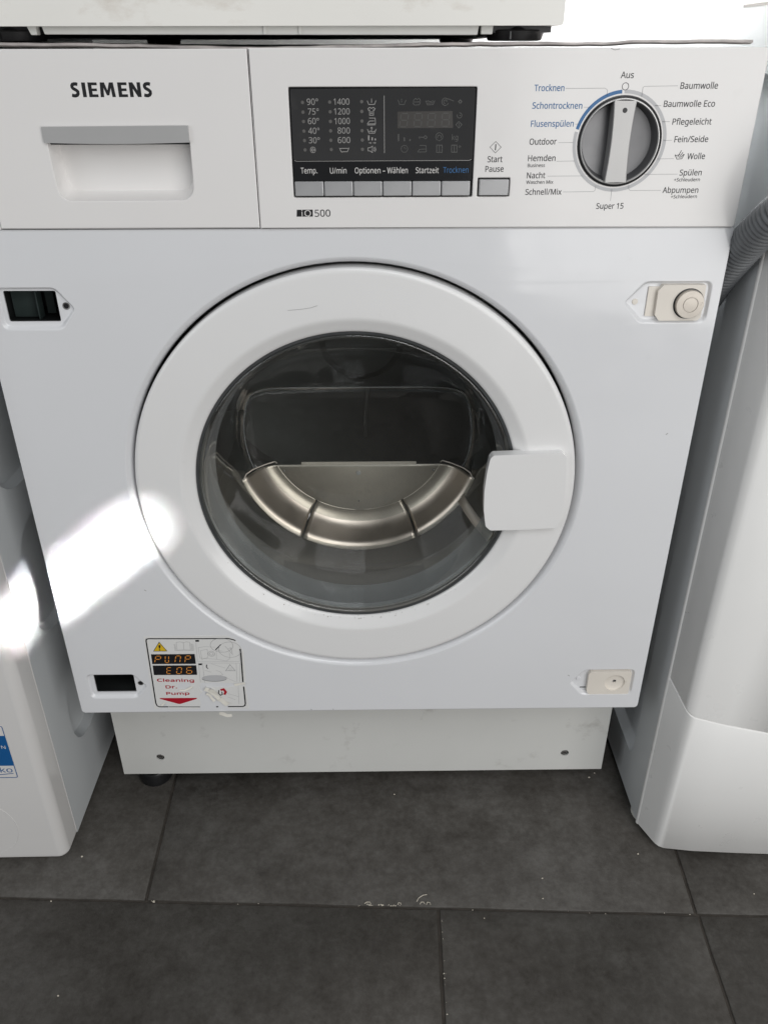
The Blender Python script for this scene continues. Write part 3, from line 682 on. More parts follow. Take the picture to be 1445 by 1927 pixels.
'g': (603, '270,535 319,530 363,516 402,491 434,456 439,456 451,525 520,525 520,-9 513,-77 494,-134 462,-178 417,-210 358,-229 284,-235 230,-233 180,-227 135,-217 95,-202 95,-123 136,-140 182,-153 234,-161 289,-164 350,-154 396,-124 425,-77 434,-16 434,5 435,19 435,39 436,57 437,70 433,70 403,35 365,10 321,-5 271,-10 180,8 111,62 68,148 54,262 68,374 111,461 180,517 281,463 241,457 206,439 179,410 159,371 147,321 143,261 152,175 179,112 223,74 283,61 321,63 352,71 378,84 399,103 415,129 426,160 433,197 435,241 435,262 431,326 419,377 398,416 369,442 330,458', '44,1,0 44,2,1 5,7,6 5,8,7 43,2,44 43,3,2 43,45,3 45,4,3 43,46,45 69,4,45 42,46,43 68,4,69 42,47,46 68,5,4 68,67,5 67,66,5 66,8,5 42,48,47 42,49,48 65,8,66 41,49,42 41,50,49 64,8,65 41,51,50 40,51,41 63,8,64 40,52,51 62,8,63 61,8,62 40,53,52 60,8,61 39,53,40 59,32,60 32,8,60 39,54,53 58,32,59 57,32,58 39,55,54 56,33,57 33,32,57 56,34,33 31,8,32 55,34,56 38,55,39 38,34,55 30,8,31 29,8,30 38,35,34 28,8,29 38,36,35 37,36,38 27,8,28 27,9,8 26,9,27 25,9,26 25,10,9 18,20,19 24,10,25 24,11,10 18,21,20 18,22,21 23,11,24 18,23,22 18,11,23 18,12,11 17,12,18 17,13,12 16,13,17 15,13,16 15,14,13'),
'h': (606, '170,526 169,508 168,488 167,470 165,453 171,453 189,478 213,498 240,514 270,525 301,532 334,534 393,529 441,514 478,489 505,452 521,403 526,342 526,0 441,0 441,336 434,392 413,431 376,455 324,463 271,457 231,441 203,413 184,376 173,329 170,272 170,0 83,0 83,745 170,745', '32,34,33 32,0,34 10,12,11 9,12,10 9,13,12 32,1,0 8,13,9 8,14,13 7,14,8 32,2,1 6,14,7 6,15,14 32,3,2 5,24,6 24,15,6 32,4,3 5,25,24 23,15,24 5,26,25 22,15,23 32,5,4 32,28,5 28,27,5 27,26,5 22,16,15 21,16,22 21,17,16 20,17,21 32,29,28 20,18,17 19,18,20 32,30,29 32,31,30'),
'i': (253, '127,723 146,719 162,709 174,692 177,668 174,644 162,626 146,616 127,613 108,616 91,626 80,644 76,668 80,692 91,709 108,719 170,525 170,0 83,0 83,525', '18,16,19 18,17,16 15,1,0 14,1,15 14,2,1 13,2,14 13,3,2 12,3,13 12,4,3 11,4,12 11,5,4 10,5,11 10,6,5 9,6,10 9,7,6 8,7,9'),
'k': (524, '169,356 168,338 167,315 166,291 165,271 169,271 176,280 186,293 198,308 210,323 222,337 231,348 399,525 500,525 287,301 515,0 411,0 228,245 169,193 169,0 83,0 83,745 169,745', '20,22,21 20,0,22 11,13,12 11,14,13 20,1,0 10,14,11 20,2,1 9,14,10 8,14,9 20,3,2 7,14,8 7,15,14 6,17,7 17,15,7 20,4,3 5,17,6 20,5,4 20,18,5 18,17,5 16,15,17 20,19,18'),
'l': (253, '170,0 83,0 83,745 170,745', '1,3,2 1,0,3'),
'm': (917, '660,535 738,524 793,490 826,430 837,342 837,0 752,0 752,338 745,392 726,431 693,455 645,463 580,452 536,419 511,364 503,290 503,0 418,0 418,338 415,376 406,407 391,432 371,449 344,459 310,463 262,457 226,441 200,414 183,376 173,329 170,273 170,0 83,0 83,525 153,525 166,454 171,454 189,479 211,500 237,515 265,526 295,533 325,535 381,530 427,514 462,486 486,447 491,447 522,486 563,514 610,530', '41,43,42 50,1,0 40,43,41 40,44,43 49,1,50 39,44,40 32,34,33 32,35,34 49,2,1 38,44,39 38,45,44 48,2,49 37,45,38 48,10,2 10,3,2 37,46,45 47,11,48 11,10,48 36,24,37 24,46,37 36,25,24 23,46,24 47,12,11 22,46,23 36,26,25 9,3,10 32,36,35 32,28,36 28,27,36 27,26,36 47,13,12 21,46,22 21,47,46 21,13,47 20,13,21 8,3,9 8,4,3 20,14,13 19,14,20 7,4,8 32,29,28 18,14,19 18,15,14 7,5,4 17,15,18 6,5,7 32,30,29 17,16,15 32,31,30'),
'n': (606, '336,535 419,524 478,490 514,430 526,342 526,0 441,0 441,336 434,392 413,431 376,455 324,463 250,450 203,414 178,354 170,273 170,0 83,0 83,525 153,525 166,454 171,454 190,479 214,500 242,515 272,526 303,533', '26,1,0 25,1,26 24,1,25 17,19,18 17,20,19 24,2,1 23,2,24 22,2,23 22,11,2 11,10,2 10,3,2 21,11,22 21,12,11 9,3,10 17,21,20 17,14,21 14,13,21 13,12,21 8,3,9 8,4,3 7,4,8 17,15,14 7,5,4 6,5,7 17,16,15'),
'o': (593, '540,264 536,202 523,148 502,101 474,62 439,31 397,8 348,-5 295,-10 245,-5 199,8 158,31 123,62 94,101 72,148 58,202 54,264 61,344 83,411 119,464 168,503 228,527 298,535 365,527 424,503 473,464 509,411 532,344 143,264 147,206 159,156 180,116 210,86 249,68 297,62 345,68 384,86 414,116 435,156 447,206 451,264 447,322 434,371 413,410 384,439 345,457 296,463 227,450 179,410 152,347', '21,23,22 20,23,21 20,24,23 19,24,20 19,25,24 18,47,19 47,46,19 46,25,19 46,45,25 45,26,25 44,26,45 18,48,47 43,26,44 17,48,18 43,27,26 17,49,48 42,27,43 41,27,42 17,28,49 16,28,17 41,0,27 40,0,41 15,28,16 15,29,28 39,0,40 39,1,0 15,30,29 38,1,39 14,30,15 38,2,1 14,31,30 37,2,38 13,31,14 37,3,2 13,32,31 36,3,37 12,32,13 36,4,3 12,33,32 35,4,36 12,34,33 34,4,35 11,34,12 11,4,34 11,5,4 10,5,11 10,6,5 9,6,10 9,7,6 8,7,9'),
'p': (603, '333,535 421,518 490,468 534,383 549,264 542,181 522,113 490,60 447,21 394,-2 332,-10 294,-7 261,1 232,13 207,29 187,47 170,67 164,67 166,48 168,25 169,1 170,-20 170,-235 83,-235 83,525 154,525 166,454 170,454 187,475 207,495 232,512 260,525 294,533 318,463 270,458 232,443 204,418 185,382 174,337 170,280 170,264 173,204 183,154 202,114 230,85 269,68 320,62 363,68 399,88 425,119 445,160 456,209 460,265 451,346 425,409 381,449', '32,1,0 31,1,32 23,25,24 23,26,25 30,1,31 30,2,1 29,2,30 28,2,29 27,33,28 33,2,28 33,55,2 55,3,2 27,34,33 27,35,34 23,27,26 23,38,27 38,37,27 37,36,27 36,35,27 54,3,55 53,3,54 53,4,3 52,4,53 23,39,38 23,40,39 51,4,52 23,41,40 51,5,4 50,5,51 23,42,41 50,6,5 49,6,50 23,17,42 17,43,42 48,6,49 17,44,43 48,7,6 47,7,48 17,45,44 46,7,47 17,16,45 16,46,45 23,18,17 15,46,16 15,7,46 15,8,7 23,19,18 14,8,15 13,8,14 23,20,19 13,9,8 12,9,13 11,9,12 23,21,20 11,10,9 23,22,21'),
'r': (405, '328,535 344,535 360,534 376,532 390,529 379,450 366,453 351,455 337,456 323,457 293,454 265,444 239,429 216,408 196,383 182,353 173,319 170,280 170,0 83,0 83,525 154,525 164,429 168,429 186,457 208,483 233,504 262,521 294,532', '28,1,0 28,2,1 28,3,2 28,4,3 27,4,28 27,5,4 19,21,20 19,22,21 26,5,27 25,6,26 6,5,26 24,9,25 9,8,25 8,7,25 7,6,25 23,10,24 10,9,24 23,11,10 23,12,11 19,23,22 19,15,23 15,14,23 14,13,23 13,12,23 19,16,15 19,17,16 19,18,17'),
's': (470, '425,145 419,98 400,60 369,30 327,8 276,-5 216,-10 165,-8 121,-1 84,10 51,24 51,102 86,87 127,73 172,63 218,60 274,65 313,81 335,106 342,137 339,156 331,173 316,188 293,204 259,221 213,239 165,259 125,278 93,300 70,325 55,357 50,396 64,455 104,499 167,526 247,535 294,533 337,526 377,515 415,500 385,431 351,444 316,455 279,462 241,465 194,460 160,448 139,427 132,401 136,381 145,364 162,349 188,335 223,319 268,301 314,282 353,263 384,241 407,215 421,184', '34,36,35 34,37,36 33,37,34 33,38,37 33,39,38 33,42,39 42,41,39 41,40,39 32,44,33 44,43,33 43,42,33 32,45,44 32,46,45 31,46,32 31,47,46 31,48,47 31,49,48 30,49,31 30,50,49 30,51,50 29,51,30 29,52,51 29,53,52 28,53,29 28,54,53 28,55,54 27,55,28 27,56,55 26,56,27 26,57,56 25,57,26 25,58,57 24,58,25 23,58,24 23,59,58 22,59,23 21,59,22 21,0,59 20,0,21 19,0,20 19,1,0 18,1,19 17,1,18 10,12,11 17,2,1 10,13,12 16,2,17 10,14,13 15,2,16 10,15,14 10,2,15 10,3,2 10,4,3 9,4,10 8,4,9 8,5,4 7,5,8 7,6,5'),
't': (354, '259,61 279,62 299,64 318,68 332,72 332,6 316,0 293,-5 268,-9 244,-10 205,-6 168,4 137,24 112,54 96,96 90,153 90,459 16,459 16,500 91,534 125,646 176,646 176,525 328,525 328,459 176,459 176,155 182,113 200,84 226,67', '19,21,20 19,22,21 18,22,19 18,23,22 18,24,23 17,24,18 16,24,17 15,25,16 25,24,16 15,26,25 15,27,26 14,27,15 14,28,27 13,28,14 13,29,28 3,5,4 2,5,3 13,0,29 1,5,2 0,5,1 13,5,0 12,5,13 11,5,12 11,6,5 10,6,11 10,7,6 10,8,7 9,8,10'),
'u': (606, '523,525 523,0 452,0 439,70 435,70 416,45 392,25 364,9 334,-1 302,-8 269,-10 211,-5 163,10 126,36 99,73 83,121 77,181 77,525 165,525 165,187 172,132 193,93 229,70 281,62 334,67 374,84 403,111 422,149 433,196 436,252 436,525', '16,18,17 16,19,18 29,0,30 29,1,0 28,1,29 27,1,28 16,20,19 15,20,16 26,1,27 15,21,20 14,21,15 25,3,26 3,1,26 14,22,21 24,4,25 4,3,25 13,22,14 13,23,22 24,5,4 2,1,3 23,5,24 13,5,23 13,6,5 12,6,13 12,7,6 11,7,12 11,8,7 11,9,8 10,9,11'),
'w': (771, '423,297 417,318 411,338 405,357 400,376 396,394 392,410 389,424 386,436 382,436 380,424 377,410 373,393 369,375 364,356 359,337 354,317 347,296 253,1 155,1 11,526 100,526 173,246 180,218 187,189 194,161 200,134 204,110 207,89 211,89 214,102 218,119 222,137 226,156 231,175 236,195 241,214 246,230 339,526 433,526 524,230 531,207 538,182 545,157 551,133 556,110 559,90 563,90 566,109 570,132 576,158 583,187 590,217 598,246 672,526 760,526 614,1 513,1', '19,21,20 19,22,21 37,39,38 37,9,39 9,8,39 8,40,39 53,55,54 53,56,55 37,10,9 7,40,8 37,11,10 6,40,7 37,12,11 5,40,6 4,40,5 37,13,12 3,40,4 37,14,13 2,40,3 37,15,14 1,40,2 37,16,15 0,40,1 37,17,16 57,40,0 37,18,17 19,23,22 52,56,53 36,18,37 57,41,40 19,24,23 51,56,52 35,18,36 57,42,41 34,18,35 19,25,24 50,56,51 57,43,42 33,18,34 19,26,25 49,56,50 57,44,43 32,18,33 31,18,32 19,27,26 57,45,44 48,56,49 30,18,31 57,46,45 19,28,27 47,56,48 29,18,30 57,47,46 57,56,47 19,29,28 19,18,29'),
'x': (519, '208,269 26,525 125,525 260,327 394,525 491,525 310,269 501,0 403,0 260,210 115,0 18,0', '0,2,1 0,3,2 3,5,4 3,6,5 0,6,3 11,6,0 11,9,6 9,7,6 11,10,9 8,7,9'),
'z': (461, '423,0 38,0 38,57 321,459 55,459 55,525 416,525 416,461 137,67 423,67', '4,6,5 4,7,6 4,3,7 3,8,7 2,8,3 2,9,8 2,0,9 1,0,2'),
'°': (420, '210,409 166,414 128,428 97,451 74,481 59,517 54,559 59,601 73,638 96,668 127,691 165,705 210,710 253,705 291,691 323,668 346,638 361,601 366,559 361,517 346,481 323,451 291,428 253,414 211,467 252,473 280,492 296,522 302,559 296,598 279,627 250,647 211,653 169,647 140,627 123,598 118,559 123,522 140,492 169,473', '11,13,12 10,13,11 10,14,13 9,14,10 9,15,14 8,15,9 8,32,15 32,16,15 8,33,32 31,16,32 8,34,33 30,16,31 7,34,8 30,17,16 7,35,34 29,17,30 29,18,17 6,35,7 28,18,29 6,36,35 5,36,6 5,37,36 27,18,28 27,19,18 5,38,37 26,19,27 4,38,5 26,20,19 4,39,38 25,20,26 3,39,4 25,21,20 3,24,39 24,21,25 3,21,24 2,21,3 2,22,21 1,22,2 1,23,22 0,23,1'),
'ä': (550, '323,668 326,690 336,704 350,713 368,716 385,713 400,704 410,690 414,668 410,646 400,631 385,622 368,619 350,622 336,631 326,646 282,534 366,524 425,492 459,437 471,358 471,0 408,0 391,75 387,75 364,48 341,27 315,10 286,-1 252,-8 211,-10 166,-6 126,7 92,28 67,58 50,98 45,146 61,216 107,267 185,300 297,314 386,317 386,348 379,404 358,439 324,458 277,465 237,462 199,452 163,439 129,425 103,489 140,506 184,521 232,531 308,254 225,244 172,223 144,189 134,145 141,107 161,80 192,65 230,60 291,69 341,97 374,143 385,210 385,257 138,668 142,690 152,704 167,713 184,716 202,713 217,704 227,690 230,668 227,646 217,631 202,622 184,619 167,622 152,631 142,646', '54,17,16 53,17,54 53,18,17 52,18,53 51,18,52 51,45,18 45,19,18 50,49,51 49,48,51 48,47,51 47,46,51 46,45,51 44,19,45 43,19,44 43,20,19 42,20,43 42,21,20 41,21,42 40,68,41 68,21,41 39,68,40 38,68,39 37,56,38 56,55,38 55,68,38 67,21,68 37,57,56 37,58,57 36,58,37 66,21,67 36,59,58 35,59,36 35,60,59 65,23,66 23,21,66 35,61,60 34,61,35 64,24,65 24,23,65 34,62,61 64,25,24 22,21,23 63,25,64 34,63,62 34,25,63 33,25,34 33,26,25 32,26,33 32,27,26 32,28,27 31,28,32 31,29,28 30,29,31 72,74,73 71,74,72 71,75,74 70,75,71 70,76,75 69,76,70 69,77,76 84,77,69 84,78,77 83,78,84 83,79,78 82,79,83 82,80,79 81,80,82 3,5,4 2,5,3 2,6,5 1,6,2 1,7,6 0,7,1 0,8,7 15,8,0 15,9,8 14,9,15 14,10,9 13,10,14 13,11,10 12,11,13'),
'ü': (606, '350,668 353,690 363,704 378,713 395,716 412,713 427,704 438,690 441,668 438,646 427,631 412,622 395,619 378,622 363,631 353,646 523,525 523,0 452,0 439,70 435,70 416,45 392,25 364,9 334,-1 302,-8 269,-10 211,-5 163,10 126,36 99,73 83,121 77,181 77,525 165,525 165,187 172,132 193,93 229,70 281,62 334,67 374,84 403,111 422,149 433,196 436,252 436,525 166,668 169,690 179,704 194,713 212,716 229,713 244,704 254,690 258,668 254,646 244,631 229,622 212,619 194,622 179,631 169,646', '32,34,33 32,35,34 45,16,46 45,17,16 44,17,45 43,17,44 32,36,35 31,36,32 42,17,43 31,37,36 30,37,31 41,19,42 19,17,42 30,38,37 40,20,41 20,19,41 29,38,30 29,39,38 40,21,20 18,17,19 39,21,40 29,21,39 29,22,21 28,22,29 28,23,22 27,23,28 27,24,23 27,25,24 26,25,27 50,52,51 49,52,50 49,53,52 48,53,49 48,54,53 47,54,48 47,55,54 62,55,47 62,56,55 61,56,62 61,57,56 60,57,61 60,58,57 59,58,60 3,5,4 2,5,3 2,6,5 1,6,2 1,7,6 0,7,1 0,8,7 15,8,0 15,9,8 14,9,15 14,10,9 13,10,14 13,11,10 12,11,13'),
'–': (490, '39,225 39,301 451,301 451,225', '0,2,1 0,3,2'),
'#S': (538, '493,292 508,261 516,226 519,187 515,143 504,102 484,66 457,34 424,9 385,-11 342,-25 294,-34 243,-37 215,-36 189,-35 164,-33 140,-29 117,-26 95,-21 75,-15 56,-8 23,6 23,148 85,123 112,114 144,106 177,99 211,95 246,94 276,95 302,99 324,106 341,114 354,124 364,135 371,148 375,163 377,180 376,197 372,211 366,223 358,234 344,245 325,258 300,270 269,284 230,298 200,310 172,323 147,336 124,351 103,367 84,385 68,405 55,426 45,450 38,475 33,502 32,532 35,572 47,609 65,643 90,671 120,695 156,713 195,726 237,734 282,737 322,735 359,732 394,725 427,717 458,707 510,686 464,560 414,580 389,588 363,595 336,601 309,604 281,605 256,604 235,601 218,595 204,587 193,579 185,569 180,558 176,545 175,530 176,512 180,498 186,486 194,475 207,464 224,453 247,441 276,428 311,414 351,399 387,382 420,363 449,343 473,319', '66,68,67 66,69,68 65,69,66 65,70,69 64,70,65 64,71,70 64,72,71 63,72,64 63,73,72 62,73,63 62,77,73 77,76,73 76,75,73 75,74,73 61,78,62 78,77,62 60,80,61 80,79,61 79,78,61 59,81,60 81,80,60 59,82,81 59,83,82 59,84,83 59,85,84 59,86,85 58,86,59 58,87,86 58,88,87 58,89,88 57,89,58 57,90,89 57,91,90 56,91,57 56,92,91 56,93,92 55,93,56 55,94,93 55,95,94 55,96,95 54,96,55 54,97,96 54,98,97 53,98,54 53,99,98 52,99,53 52,100,99 51,100,52 51,101,100 50,101,51 50,102,101 49,102,50 49,103,102 48,103,49 47,103,48 47,0,103 46,0,47 45,0,46 45,1,0 44,1,45 43,1,44 43,2,1 42,2,43 41,2,42 40,2,41 40,3,2 39,3,40 38,3,39 37,3,38 37,4,3 36,4,37 35,4,36 34,4,35 21,23,22 34,5,4 33,5,34 32,5,33 21,24,23 21,25,24 31,5,32 21,26,25 30,5,31 30,6,5 29,6,30 21,27,26 28,6,29 21,28,27 21,6,28 21,7,6 21,8,7 21,9,8 20,9,21 19,9,20 19,10,9 18,10,19 17,10,18 17,11,10 16,11,17 15,11,16 14,11,15 14,12,11 13,12,14'),
'#I': (332, '319,72 319,-27 12,-27 12,72 95,91 95,608 12,628 12,727 319,727 319,628 237,608 237,91', '6,8,7 6,9,8 5,9,6 5,10,9 4,10,5 4,11,10 3,11,4 3,0,11 2,0,3 2,1,0'),
'#E': (545, '513,104 513,-27 68,-27 68,727 513,727 513,596 210,596 210,431 496,431 496,301 210,301 210,104', '2,6,3 6,4,3 6,5,4 2,7,6 2,10,7 10,8,7 10,9,8 2,11,10 2,0,11 2,1,0'),
'#M': (889, '495,-27 385,-27 155,587 199,587 198,602 199,584 200,565 201,544 202,522 202,498 203,474 203,449 203,425 203,-27 68,-27 68,727 244,727 460,153 427,153 646,727 821,727 821,-27 680,-27 680,430 680,453 680,476 681,499 682,522 683,543 684,564 685,583 686,599 685,586 728,586', '14,2,15 2,16,15 2,4,16 4,17,16 18,31,19 31,20,19 31,33,20 33,21,20 2,5,4 3,17,4 18,30,31 32,33,31 14,11,2 11,1,2 5,3,2 5,17,3 0,24,33 24,21,33 6,17,5 18,29,30 7,17,6 18,28,29 8,17,7 18,27,28 18,26,27 9,17,8 18,25,26 10,17,9 18,24,25 11,17,10 18,0,24 0,23,24 14,12,11 1,18,11 18,17,11 0,22,23 14,13,12 1,0,18'),
'#N': (745, '677,727 677,-27 532,-27 158,554 198,554 197,567 198,549 199,529 200,508 201,486 202,463 203,440 203,416 203,391 203,-27 68,-27 68,727 212,727 585,147 546,147 547,131 545,166 544,188 543,211 542,235 541,260 541,283 541,305 541,727', '15,3,16 3,17,16 3,5,17 5,23,17 23,18,17 27,0,28 27,1,0 3,6,5 4,23,5 15,9,3 9,2,3 6,4,3 6,23,4 7,23,6 8,23,7 9,23,8 15,10,9 2,23,9 15,11,10 15,12,11 15,13,12 15,14,13 26,1,27 25,1,26 24,1,25 23,18,24 18,1,24 2,22,23 2,21,22 2,19,21 2,20,19 19,1,18 20,1,19 2,1,20'),
' ': (255, '', ''),
}

def glyphs(t, bold=False):
    """outline of a word as vertices and triangles; capitals are 700 units high"""
    vs, fs, x = [], [], 0
    for c in t:
        a, pv, pf = GLYPH['#' + c if bold else c]
        b = len(vs)
        vs += [(x + int(p.split(',')[0]), int(p.split(',')[1])) for p in pv.split()]
        fs += [tuple(b + int(i) for i in q.split(',')) for q in pf.split()]
        x += a + (45 if bold else 0)
    return vs, fs


CAP = 700.0


def text_mb(mb, s, left, right, cap, y, bold=False, mi=0, italic=0.0):
    vs, fs = glyphs(s, bold)
    x0, x1 = min(v[0] for v in vs), max(v[0] for v in vs)
    L_, R_ = Vector(left), Vector(right)
    ux = (R_ - L_) / (x1 - x0)
    d = ux.normalized()
    k = cap / CAP
    uz = Vector((-d.y, d.x)) * k
    out = []
    for a, b in vs:
        p = L_ + ux * (a - x0 + italic * b) + uz * b
        out.append((p.x, y, p.y))
    mb.add(out, fs, mi)
    return mb


def lettering(s, left, right, cap, y, ink, parent, bold=False, italic=0.0, weight=0.0):
    mb = text_mb(MB(), s, left, right, cap, y, bold, 0, italic)
    if weight:
        d = weight
        for k, (ax, az) in enumerate(((d, 0), (0, d), (d, d))):
            text_mb(mb, s, (left[0] + ax, left[1] + az), (right[0] + ax, right[1] + az), cap, y - 0.01 * (k + 1), bold, 0, italic)
    return obj('lettering', mb, ink, parent, smooth=False, merge=0)


SEG = {'a': ((0, 1), (1, 1)), 'b': ((1, 1), (1, .5)), 'c': ((1, .5), (1, 0)), 'd': ((0, 0), (1, 0)), 'e': ((0, .5), (0, 0)),
       'f': ((0, 1), (0, .5)), 'g': ((0, .5), (1, .5))}


def seven(mb, segs, o, ux, uz, wid, y, mi=0):
    """seven segment digit: o lower left corner, ux and uz its sides"""
    o, ux, uz = Vector(o), Vector(ux), Vector(uz)
    for s in segs:
        (a, b), (c, d) = SEG[s]
        p, q = o + ux * a + uz * b, o + ux * c + uz * d
        g = (q - p) * 0.1
        p, q = p + g, q - g
        t = (q - p).normalized()
        nn = Vector((-t.y, t.x)) * wid / 2
        tip = t * wid / 2
        pts = [p, p + tip + nn, q - tip + nn, q, q - tip - nn, p + tip - nn]
        mb.add([(v.x, y, v.y) for v in pts], [tuple(range(6))], mi)


# ================================================================ floor
flo = MB()
flo.add([(-2600, -2600, -2.2), (2600, -2600, -2.2), (2600, 1400, -2.2), (-2600, 1400, -2.2)], [(0, 1, 2, 3)])
flo.add([(-2600, -2600, -30), (2600, -2600, -30), (2600, 1400, -30), (-2600, 1400, -30)], [(3, 2, 1, 0)])
floor = obj('floor', flo, M['grout'], smooth=False)
floor['kind'] = 'structure'
random.seed(3)


def joint(x):
    return -94.5 - 0.0402 * x


def tile(x0a, x0b, x1a, x1b, ya, yb, gap=1.5):
    """front corners x0a/x1a on row line ya, back corners x0b/x1b on row line yb; slightly uneven edges"""
    def row(off, x):
        return joint(x) + off
    pts = []
    A = [(x0a + gap, row(ya, x0a) + gap), (x1a - gap, row(ya, x1a) + gap), (x1b - gap, row(yb, x1b) - gap), (x0b + gap, row(yb, x0b) - gap)]
    for i in range(4):
        p, q = Vector(A[i]), Vector(A[(i + 1) % 4])
        k = 14
        nn = Vector((-(q - p).y, (q - p).x)).normalized()
        for j in range(k):
            pts.append(p + (q - p) * (j / k) + (nn * random.uniform(-0.1, 0.55) if j else nn * 0.4))
    n = len(pts)
    mb = MB()
    c = sum(pts, Vector((0, 0))) / n
    ins = [p + (c - p).normalized() * 0.9 for p in pts]
    mb.loft([[(p.x, p.y, -9) for p in pts], [(p.x, p.y, -0.8) for p in pts], [(p.x, p.y, 0) for p in ins]], True, False, True)
    t = obj('floor_tile', mb, M['tile'], floor, angle=60, wn=False)
    return t


for ya, yb, edges in (
        (600, 1195, [(-1440, -1430), (-840, -830), (-240, -230), (362, 372), (962, 972), (1562, 1572)]),
        (0, 600, [(-1440, -1446), (-839, -846), (-238.6, -254), (362, 390), (962, 978), (1562, 1570)]),
        (-600, 0, [(-1735, -1720), (-1132, -1118), (-527, -517), (69, 82.6), (340, 363.8), (945, 964), (1545, 1564)]),
        (-1200, -600, [(-1450, -1440), (-850, -840), (-250, -240), (350, 360), (950, 960), (1550, 1560)]),
        (-1800, -1200, [(-1735, -1725), (-1135, -1125), (-535, -525), (65, 75), (665, 675), (1265, 1275), (1865, 1875)])):
    for (a0, b0), (a1, b1) in zip(edges[:-1], edges[1:]):
        tile(a0, b0, a1, b1, ya, yb)

# ================================================================ wall behind
wl = MB().box(-2600, 2600, 700, 820, -3, 2600)
wall = obj('wall', wl, M['wall'], smooth=False)
wall['kind'] = 'structure'

# ================================================================ the washer dryer
WD = thing('washer_dryer', 'white built-in washer dryer with round glass door and blue-marked program dial', 'washer dryer', (0, 290, 0))
CZ = 467.5                                    # door centre height
PY = -2.0                                     # front plane of the control panel

# ---- cabinet shell
cb = MB()
cb.box(-296, -294.5, 19, 560, 200, 816)
cb.box(294.5, 296, 19, 560, 200, 816)
cb.box(-296, -294.5, 69, 560, 60, 200)
cb.box(294.5, 296, 69, 560, 60, 200)
cb.box(-294.5, 294.5, 558, 560, 60, 816)
cb.box(-294.5, 294.5, 72, 558, 60, 62)
obj('cabinet', cb, M['cabinet'], WD, smooth=False)

# ---- top plate with its worn front edge
tp = MB()
n = 60
random.seed(5)
r0, r1, r2, r3, r4 = [], [], [], [], []
for i in range(n + 1):
    x = -293 + 581 * i / n
    t = i / n
    h = 821.6 - 2.8 * math.exp(-((x + 60) / 90.0) ** 2) + (1.2 if x > 200 else 0) + random.uniform(-0.25, 0.25)
    yy = 7 + random.uniform(-0.3, 0.3)
    r0.append((x, yy + 5, h - 3.0))
    r1.append((x, yy, h - 1.8))
    r2.append((x, yy + 0.8, h - 0.3))
    r3.append((x, yy + 3, h))
    r4.append((x, 562, 822.0))
tp.loft([r0, r1, r2, r3, r4], closed=False)
obj('top_plate', tp, M['galv'], WD, angle=50, wn=False)

# ---- front sheet with round door opening and four stamped recesses
NC = 128
door_hole = circ((0, CZ), 208, NC)


def recess_outline(x_flat, x_cor, x_tip, z0, z1):
    """stamped recess: rectangle with a blunt pointed inner end"""
    zc = (z0 + z1) / 2
    return rpoly([(x_flat, z0), (x_cor, z0), (x_tip, zc), (x_cor, z1), (x_flat, z1)], [6, 9, 5, 9, 6], 7)


REC = [(-285.6, -236.5, -223.0, 617.0, 652.4), (-285.4, -235.5, -223.0, 218.0, 251.8),
       (290.5, 235.0, 220.0, 620.0, 655.0), (289.0, 235.0, 220.0, 216.6, 252.0)]
outl = rpoly([(-297.5, 199), (297.5, 199), (297.5, 695.4), (-297.5, 695.4)], [4, 4, 0.5, 0.5], 6)
recs = [recess_outline(*r) for r in REC]
fs = MB()
fs.fill(outl, [door_hole] + recs, 0)
# folded outer edge
no = len(outl)


fs.loft([[(p[0], y, p[1]) for p in shrink(outl, -o_)] for o_, y in ((0, 0), (0.75, 0.4), (1.0, 1.2), (1.0, 18))])
# rolled lip of the door opening
fs.revolve([(208, 0), (206.7, 0.3), (205.1, 1.5), (203.7, 3.5), (202.5, 6.4), (201.7, 10), (201.4, 13.5)], 0, CZ, NC)


def ray_hit(poly, c, a):
    """where a ray from c at angle a leaves a star shaped outline; returned on the recess floor"""
    dx, dz = math.cos(a), math.sin(a)
    best = 0.0
    for n_ in range(len(poly)):
        (x0, z0), (x1, z1) = poly[n_ - 1], poly[n_]
        ex, ez = x1 - x0, z1 - z0
        den = dx * ez - dz * ex
        if abs(den) < 1e-9:
            continue
        t = ((x0 - c[0]) * ez - (z0 - c[1]) * ex) / den
        u = ((x0 - c[0]) * dz - (z0 - c[1]) * dx) / den
        if t > 0 and -1e-4 <= u <= 1.0001:
            best = max(best, t)
    return (c[0] + dx * best, 3.0, c[1] + dz * best)


